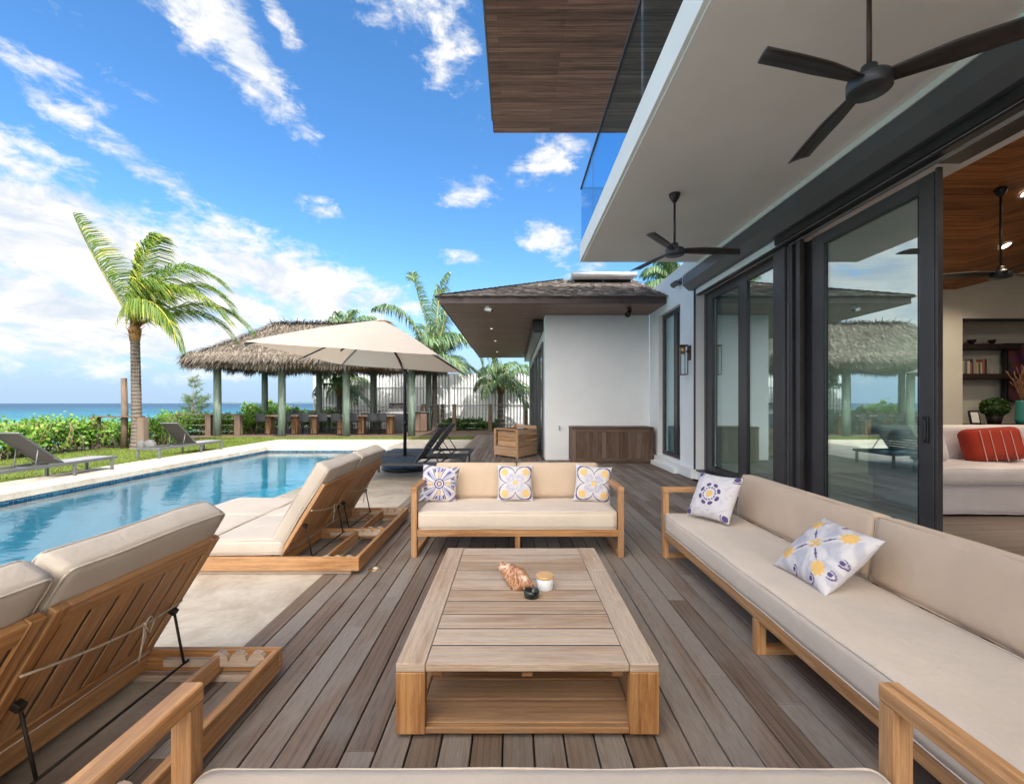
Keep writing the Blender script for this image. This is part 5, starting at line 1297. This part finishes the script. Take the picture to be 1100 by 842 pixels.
def railing(name, label, pts, h, pw, top='wood', cables=4, base=0.0, mp='post_wood', group=None, tops=None):
    t_ = thing(name, label, 'railing', pts[0], group)
    for i, p in enumerate(pts): q = MB(); hh = tops[i] if tops else h; q.box((p[0], p[1], base+hh/2), (pw, pw, hh), None, .006, grain=2); q.build('post', M[mp], t_)
    P = [Vector((p[0], p[1], base)) for p in pts]
    if top: b = MB(); [b.beam(P[i]+Vector((0, 0, h+.022)), P[i+1]+Vector((0, 0, h+.022)), pw*1.05 if top == 'wood' else .05, .045 if top == 'wood' else .04, bev=.004) for i in range(len(P)-1)]; b.build('handrail', M['post_wood'] if top == 'wood' else M['grey_alu'], t_)
    if cables:
        b = MB()
        for k in range(cables):
            z = h*(k+.6)/(cables+.2)
            for i in range(len(P)-1): b.tube([P[i]+Vector((0, 0, z)), P[i+1]+Vector((0, 0, z))], .006, 5)
        b.build('cable', M['steel'], t_)
    return t_
railing('cable_railing', 'wooden posts with steel cables in front of the white fence', [(-4.80, 24.4, 0), (-3.14, 24.4, 0), (-1.22, 24.4, 0), (.70, 24.4, 0)], 1.36, .20, 'metal', 5, tops=[1.45]*4)
railing('cable_railing', 'short cable rail run closing the right side of the pavilion', [(-4.15, 24.9, 0), (-4.05, 26.2, 0)], 1.36, .20, 'metal', 5, tops=[1.45]*2)
railing('cable_railing', 'low cable rail along the sea side behind the pavilion', [(-13.0, 25.9, 0), (-11.2, 25.9, 0), (-9.4, 25.9, 0), (-7.6, 25.9, 0), (-5.8, 25.9, 0)], 1.05, .14, 'metal', 4)
railing('timber_railing', 'timber post and rail barrier at the left of the pavilion above the beach', [(-15.85, 21.4, 0), (-14.2, 21.3, 0), (-12.85, 21.3, 0)], .95, .26, 'wood', 3)
railing('timber_railing', 'timber post and rail gate frame behind the tall palm trunk', [(-13.78, 15.0, 0), (-12.2, 15.0, 0)], 1.03, .22, 'wood', 0)
hr = thing('stair_handrail', 'sloping timber handrail of the steps going down to the beach', 'handrail', (-15.9, 21.3, 0))
b = MB(); b.beam((-15.8, 21.3, .95), (-17.4, 21.0, -.1), .12, .06); b.beam((-15.8, 21.3, .45), (-17.4, 21.0, -.6), .08, .05); b.build('rail', M['post_wood'], hr); b = MB(); b.box((-17.3, 21.0, -.45), (.16, .16, 1.0), None, .005); b.build('post', M['post_wood'], hr)
b = MB(); b.tube([(-12.95, 15.15, 0), (-12.92, 15.15, 1.2), (-12.95, 15.15, 2.33)], [.10, .095, .085], 14); tag(b.build('timber_pole', M['post_wood']), 'tall weathered timber pole beside the palm trunk', 'pole')
b = MB()
for i in range(4): b.box((-12.95, 15.35+i*.16, .03), (1.5, .15, .05), None, .004)
tag(b.build('timber_step', M['dark_wood']), 'dark timber step at the foot of the gate frame', 'step')
b = MB(); from mathutils import noise as NZ
N = 20
for (c_, r_) in (((-12.02, 14.75, .10), (.15, .14, .20)), ((-11.72, 14.7, .11), (.17, .15, .22))):
    base = len(b.v)
    for i in range(N+1):
        for j in range(N):
            th_, ph = math.pi*i/N, 2*math.pi*j/N; v = Vector((math.sin(th_)*math.cos(ph), math.sin(th_)*math.sin(ph), math.cos(th_))); k = 1+.22*NZ.noise(v*2+Vector(c_)); b.v.append((c_[0]+v.x*r_[0]*k, c_[1]+v.y*r_[1]*k, c_[2]+v.z*r_[2]*k))
    for i in range(N):
        for j in range(N): b.face((base+i*N+j, base+(i+1)*N+j, base+(i+1)*N+(j+1) % N, base+i*N+(j+1) % N), None, .5, 0, True)
    tag(b.build('boulder', M['rock']), 'grey boulder beside the tall palm, %s of the pair' % ('left one' if c_[0] < -11.9 else 'right one'), 'boulder'); b = MB()

# ================================================================ PALMS
def bez(P, t):
    P = [Vector(p) for p in P]
    while len(P) > 1: P = [P[i]*(1-t)+P[i+1]*t for i in range(len(P)-1)]
    return P[0]
def frond(bl, br_, ctrl, LL, n=46, wind=(.5, 0, -.35), wl=.026, droop=.55, yellow=0.0, fold=.5, skip=0.0, ws=1.0):
    N = 24; pts = [bez(ctrl, i/N) for i in range(N+1)]
    br_.tube(pts, [.030*(1-.86*i/N)+.004 for i in range(N+1)], 5, rnd=random.uniform(.3, 1))
    wind = Vector(wind); ref = Vector((random.uniform(-.3, .3), random.uniform(-1, -.4), .8)).normalized()
    n = int(n*1.9)
    for i in range(n):
        t = .10+.89*i/(n-1); p = bez(ctrl, t); tg = (bez(ctrl, min(1, t+.02))-bez(ctrl, max(0, t-.02))).normalized()
        up = Vector((0, 0, 1)); sd = tg.cross(up)
        if sd.length < .25: sd = tg.cross(Vector((0, 1, 0)))
        sd.normalize(); nv = sd.cross(tg).normalized(); nv = nv if nv.z > 0 else -nv
        L = LL*(math.sin(math.pi*(.12+.83*t))**.7)*random.uniform(.85, 1.08)
        for s_ in (-1, 1):
            if random.random() < skip: continue
            d0 = (sd*s_*.80+tg*(.45+.5*t)+nv*fold*.5+Vector((random.gauss(0, .09), random.gauss(0, .09), random.gauss(0, .09)))+wind*(ws-1)*.55).normalized()
            d1 = (d0*.62+wind*.55*ws+Vector((0, 0, -droop))).normalized(); d2 = (d1*.5+wind*.4*ws+Vector((0, 0, -droop*1.3))).normalized()
            L *= 1.12; w_ = wl*random.uniform(.8, 1.15); wv = d0.cross(nv).normalized(); a0 = p; a1 = p+d0*L*.38; a2 = a1+d1*L*.36; a3 = a2+d2*L*.28
            r_ = min(1, random.random()*.68+yellow*random.random()+(.3 if random.random() < yellow*.5 else 0))
            wv2 = (wv+Vector((random.gauss(0, .25), random.gauss(0, .25), random.gauss(0, .25)))).normalized()
            bl.poly([a0-wv*w_*.5, a0+wv*w_*.5, a1+wv2*w_, a1-wv2*w_], r_); bl.poly([a1-wv2*w_, a1+wv2*w_, a2+wv2*w_*.7, a2-wv2*w_*.7], r_); bl.poly([a2-wv2*w_*.7, a2+wv2*w_*.7, a3], min(1, r_+.12))
def palm(label, base, top, r0, r1, fr, mleaf='frond', wind=(.5, 0, -.35), LL=.8, husk=True, n=46, lean=(0, 0), name='palm_tree', group=None, wl=.026, droop=.55, ws=1.0):
    t_ = thing(name, label, 'palm tree', base, group); base, top = Vector(base), Vector(top); H = (top-base).length; N = int(H/.05); b = MB(); pts, rs = [], []
    for i in range(N+1):
        s_ = i/N; p = base*(1-s_)+top*s_+Vector((lean[0]*math.sin(math.pi*s_), lean[1]*math.sin(math.pi*s_), 0)); pts.append(p); rs.append((r0+(r1-r0)*s_**.7+(.08*math.exp(-s_*14)))*(1+.035*math.sin(i*2.1)+random.uniform(-.012, .012)))
    b.tube(pts, rs, 18, smooth=True); b.build('trunk', M['trunk'], t_)
    bl, br_ = MB(), MB()
    for f in fr:
        c_ = [top+Vector(q) for q in f['c']]; frond(bl, br_, c_, f.get('L', LL), f.get('n', n), f.get('w', wind), wl, f.get('d', droop), f.get('y', .12), f.get('fold', .5), f.get('skip', 0), f.get('ws', ws))
    bl.build('crown', M[mleaf], t_); br_.build('frond_stems', M['rachis'], t_)
    if husk:
        b = MB()
        for _ in range(70):
            a = random.uniform(0, 6.28); z = random.uniform(-.35, .28); p = top+Vector((math.cos(a)*r1*.8, math.sin(a)*r1*.8, z)); o = Vector((math.cos(a), math.sin(a), random.uniform(-.3, 1.3))).normalized(); L = random.uniform(.12, .38); sd = o.cross(Vector((0, 0, 1))).normalized()*random.uniform(.02, .05)
            b.poly([p-sd, p+sd, p+o*L+sd*.4, p+o*L-sd*.3], random.random())
        b.tube([top+Vector((0, 0, -.45)), top+Vector((0, 0, -.1)), top+Vector((.0, 0, .3))], [r1*1.1, r1*1.45, r1*.5], 12); b.build('husk', M['dead_husk'], t_)
    return t_
# tall wind-blown palm at the left: 0.0307 m per photo pixel at its distance
k = 15/489
def q(px, py, dy=0, o=(144.5, 352)): return ((px-o[0])*k, dy, -(py-o[1])*k)
fr = [dict(c=[(0, 0, 0), q(132, 320, -.2), q(108, 282, -.3), q(91, 236, -.4)], L=.86, w=(.75, 0, .05), d=.25, n=56, y=.3),
      dict(c=[(0, 0, 0), q(146, 320, -.1), q(147, 290, -.2), q(154, 265, -.2)], L=.32, w=(.05, 0, .5), d=-.9, n=60, ws=.5, y=1.0, fold=1.4),
      dict(c=[(0, 0, 0), q(154, 312, -.4), q(174, 262, -.6), q(186, 262, -.7)], L=1.00, w=(.9, 0, -.25), n=56, y=.3),
      dict(c=[(0, 0, 0), q(160, 305, -.3), q(200, 262, -.2), q(249, 314, -.2)], L=1.00, n=60, w=(.7, 0, -.3)),
      dict(c=[(0, 0, 0), q(165, 300, .4), q(205, 280, .8), q(232, 330, .9)], L=0.94, n=56),
      dict(c=[(0, 0, 0), q(168, 305, -.7), q(225, 300, -.9), q(263, 353, -.8)], L=0.94, n=60, y=.3, w=(.6, 0, -.4)),
      dict(c=[(0, 0, 0), q(160, 325, -.9), q(200, 310, -1.2), q(222, 382, -1.1)], L=0.89, n=56, y=.35, w=(.2, 0, -.7)),
      dict(c=[(0, 0, 0), q(160, 318, .9), q(205, 300, 1.4), q(245, 352, 1.3)], L=0.94, n=56),
      dict(c=[(0, 0, 0), q(155, 325, 1.0), q(185, 310, 1.8), q(214, 360, 1.9)], L=0.89, n=50),
      dict(c=[(0, 0, 0), q(158, 330, -.4), q(185, 318, -.8), q(203, 362, -.8)], L=0.71, n=46, y=.4, w=(.2, 0, -.6)),
      dict(c=[(0, 0, 0), q(158, 312, -.6), q(186, 292, -.9), q(205, 332, -1.0)], L=0.89, n=50, y=.2)]
palm('tall wind blown coconut palm standing alone on the lawn at the left', (-12.42, 15.05, -.05), (-12.46, 15.0, 3.98), .155, .125, fr, 'frond', (.7, 0, -.30), LL=.95, wl=.017, ws=1.9, droop=.42, name='coconut_palm')
def auto_fronds(n, Lf, seed, wx=.35, elmin=.0, elmax=1.35, LL=.8, nn=40, y=.12):
    rr = random.Random(seed); out = []
    for i in range(n):
        a = 2*math.pi*i/n+rr.uniform(-.2, .2); e = elmin+(elmax-elmin)*((i*.618) % 1); L = Lf*rr.uniform(.85, 1.1); d = Vector((math.cos(a)*math.cos(e), math.sin(a)*math.cos(e), math.sin(e)))
        p1 = d*L*.35+Vector((0, 0, .12*L)); p2 = d*L*.72+Vector((wx*L*.3, 0, .10*L*math.cos(e))); p3 = d*L*.95+Vector((wx*L*.5, 0, -.38*L*math.cos(e)-.05*L)); out.append(dict(c=[(0, 0, 0), p1, p2, p3], L=LL, n=nn, y=y))
    return out
f2 = auto_fronds(12, 2.7, 5, .35, -.1, 1.4, 1.0, 28, .18)
k = 24.6/489
def q2(px, py, dy=0): return q(px, py, dy, (466, 388))
f2 += [dict(c=[(0, 0, 0), q2(452, 350, -.6), q2(430, 318, -.9), q2(405, 333, -1.0)], L=.9, n=54, w=(.3, 0, -.5)), dict(c=[(0, 0, 0), q2(460, 350), q2(446, 310), q2(442, 290)], L=.9, n=54, w=(.5, 0, -.2), d=.2),
       dict(c=[(0, 0, 0), q2(468, 345, .3), q2(466, 305, .3), q2(480, 288, .3)], L=.95, n=54, w=(.6, 0, -.2)), dict(c=[(0, 0, 0), q2(475, 350, -.4), q2(482, 315, -.6), q2(498, 318, -.6)], L=.95, n=54), dict(c=[(0, 0, 0), q2(490, 350, -.5), q2(510, 350, -.8), q2(520, 398, -.8)], L=.95, n=54)]
palm('large feathery palm rising behind the right edge of the umbrella', (-4.25, 24.75, 0), (-4.25, 24.7, 3.6), .17, .13, f2, 'frond_far', (.45, 0, -.4), wl=.030, n=46)
palm('short palm with a stout trunk between the white fence and the wing eave', (-.72, 25.5, 0), (-.68, 25.5, 2.45), .17, .15, auto_fronds(15, 2.3, 11, .30, -.15, 1.25, .75, 24, .25), 'frond_far', (.25, 0, -.45), wl=.030)
palm('small palm seen between the pavilion posts in front of the fence', (-10.0, 26.2, 0), (-10.0, 26.2, 2.35), .15, .13, auto_fronds(12, 1.9, 21, .3, -.3, 1.1, .7, 20, .2), 'frond_far', (.3, 0, -.4), wl=.028)
palm('palm whose upper fronds show above the thatched roof ridge', (-10.6, 29.0, 0), (-10.6, 29.0, 5.5), .17, .13, auto_fronds(10, 2.6, 31, .4, .3, 1.45, .8, 24, .15), 'frond_far', (.5, 0, -.35), wl=.030)
palm('palm behind the house showing only leaf tips between balcony and roof', (8.6, 24.0, 0), (8.6, 24.0, 7.2), .17, .13, auto_fronds(16, 2.8, 41, -.1, .0, 1.3, .9, 40, .1), 'frond_far', (-.1, 0, -.4), wl=.032)

# ================================================================ HEDGES, PLANTS
def shrub(name, label, cat, boxes, n, size, mleaf='leaf', group=None, stems=40, seed=1, lumps=1.0):
    rr = random.Random(seed); cx = sum(b_[0]+b_[1] for b_ in boxes)/2/len(boxes); cy_ = sum(b_[2]+b_[3] for b_ in boxes)/2/len(boxes)
    t_ = thing(name, label, cat, (cx, cy_, 0), group); b = MB(); s_ = MB(); tot = sum((q_[1]-q_[0])*(q_[3]-q_[2]+1) for q_ in boxes)
    for (x0, x1, y0, y1, z0, z1) in boxes:
        m = int(n*(x1-x0)*(y1-y0+1)/tot); cl = []
        for _ in range(max(4, int(m/26))):
            x, y = rr.uniform(x0, x1), rr.uniform(y0, y1); top = z1*(.74+.30*NZ.noise(Vector((x*.9, y*.9, seed)))+.16*NZ.noise(Vector((x*3, y*3, seed+4)))*lumps)+rr.uniform(0, .08)
            z = z0+(top-z0)*rr.random()**.55
            cl.append((Vector((x, y, z)), top))
        for (c_, top) in cl:
            out = Vector((0, -.6, .8))
            for _ in range(26):
                p = c_+Vector((rr.gauss(0, .13), rr.gauss(0, .13), rr.gauss(0, .10))); nn_ = Vector((rr.gauss(0, .6), rr.gauss(-.35, .6), rr.gauss(.75, .45))).normalized(); a = nn_.cross(Vector((rr.gauss(0, 1), rr.gauss(0, 1), rr.gauss(0, 1)))).normalized(); c2 = nn_.cross(a); L = size*rr.uniform(.6, 1.25); W_ = L*rr.uniform(.38, .55); r_ = rr.random()
                b.poly([p-a*L*.5, p-a*L*.1+c2*W_, p+a*L*.32+c2*W_*.8, p+a*L*.55], r_); b.poly([p-a*L*.5, p+a*L*.55, p+a*L*.32-c2*W_*.8+nn_*.01, p-a*L*.1-c2*W_+nn_*.01], r_)
        for _ in range(int(stems*(x1-x0)*(y1-y0+1)/tot)):
            x, y = rr.uniform(x0, x1), rr.uniform(y0, y1); pts = [Vector((x, y, z0))]
            for j in range(3): pts.append(pts[-1]+Vector((rr.gauss(0, .10), rr.gauss(0, .10), (z1-z0)*.28)))
            s_.tube(pts, [.016, .013, .009, .005], 5)
    b.build('foliage', M[mleaf], t_); s_.build('stems', M['twig'], t_); return t_
shrub('hedge', 'sea grape hedge along the lawn at the left edge above the sea', 'hedge', [(-15.4, -13.45, 8.5, 15.0, 0, 1.12)], 15000, .085, seed=2, stems=190)
shrub('hedge', 'patch of hedge behind the timber gate frame and palm trunk', 'hedge', [(-15.6, -12.4, 15.9, 17.4, -.1, 1.0)], 5200, .085, seed=3, stems=70)
shrub('hedge', 'hedge behind the timber railing at the left of the pavilion', 'hedge', [(-17.3, -12.6, 21.9, 23.6, -.1, 1.05)], 9500, .10, seed=4, stems=110)
shrub('hedge', 'bright taller hedge on the sea side behind the pavilion posts', 'hedge', [(-15.8, -13.2, 26.5, 28, -.1, 1.7), (-13.2, -9.6, 26.4, 28.0, -.1, 1.25)], 10500, .12, seed=5, stems=80)
for i, (x, y, h, n, lb) in enumerate(((-3.55, 25.6, .55, 900, 'left green plant at the foot of the white fence'), (-2.9, 25.5, .6, 900, 'narrow green plant behind the second cable post'), (-2.05, 25.6, .55, 1300, 'broad green plant by the fence between two cable posts'), (-1.1, 25.9, .4, 500, 'small green plant at the fence left of the short palm'))):
    shrub('garden_plant', lb, 'plant', [(x-.35, x+.35, y-.2, y+.2, 0, h)], n, .13, 'leaf_deep', 'plants along the fence', 8, 10+i)
# feathery young casuarina
cs_ = thing('young_casuarina', 'young feathery casuarina tree behind the timber railing against the sea', 'tree', (-16.4, 23.4, -.2)); b = MB(); s_ = MB(); rr = random.Random(8)
tp = Vector((-16.35, 23.4, 2.95)); s_.tube([(-16.4, 23.4, -.3), (-16.5, 23.4, 1.0), (-16.45, 23.4, 2.0), tp], [.05, .035, .02, .006], 6)
for i in range(34):
    t = rr.uniform(.18, .98); z = -.2+t*3.1; a = rr.uniform(0, 6.28); L = (1.25 if t < .45 else .95)*(1.05-t)*rr.uniform(.7, 1.25)+.15; o = Vector((-16.45, 23.4, z)); e = o+Vector((math.cos(a)*L+ .15*L, math.sin(a)*L*.7, L*rr.uniform(.25, .75))); m_ = (o+e)/2+Vector((0, 0, -.06)); s_.tube([o, m_, e], [.012, .008, .003], 4)
    for _ in range(int(60*L)+14):
        u = rr.uniform(.15, 1.0); p = o*(1-u)**2+m_*2*u*(1-u)+e*u*u; d = Vector((rr.gauss(.25, .6), rr.gauss(0, .6), rr.gauss(.35, .6))).normalized(); L2 = rr.uniform(.12, .28); sd = d.cross(Vector((0, 1, .3))).normalized()*.009
        b.poly([p-sd, p+sd, p+d*L2+sd*.3, p+d*L2-sd*.3], rr.random())
b.build('foliage', M['needle'], cs_); s_.build('trunk', M['twig'], cs_)
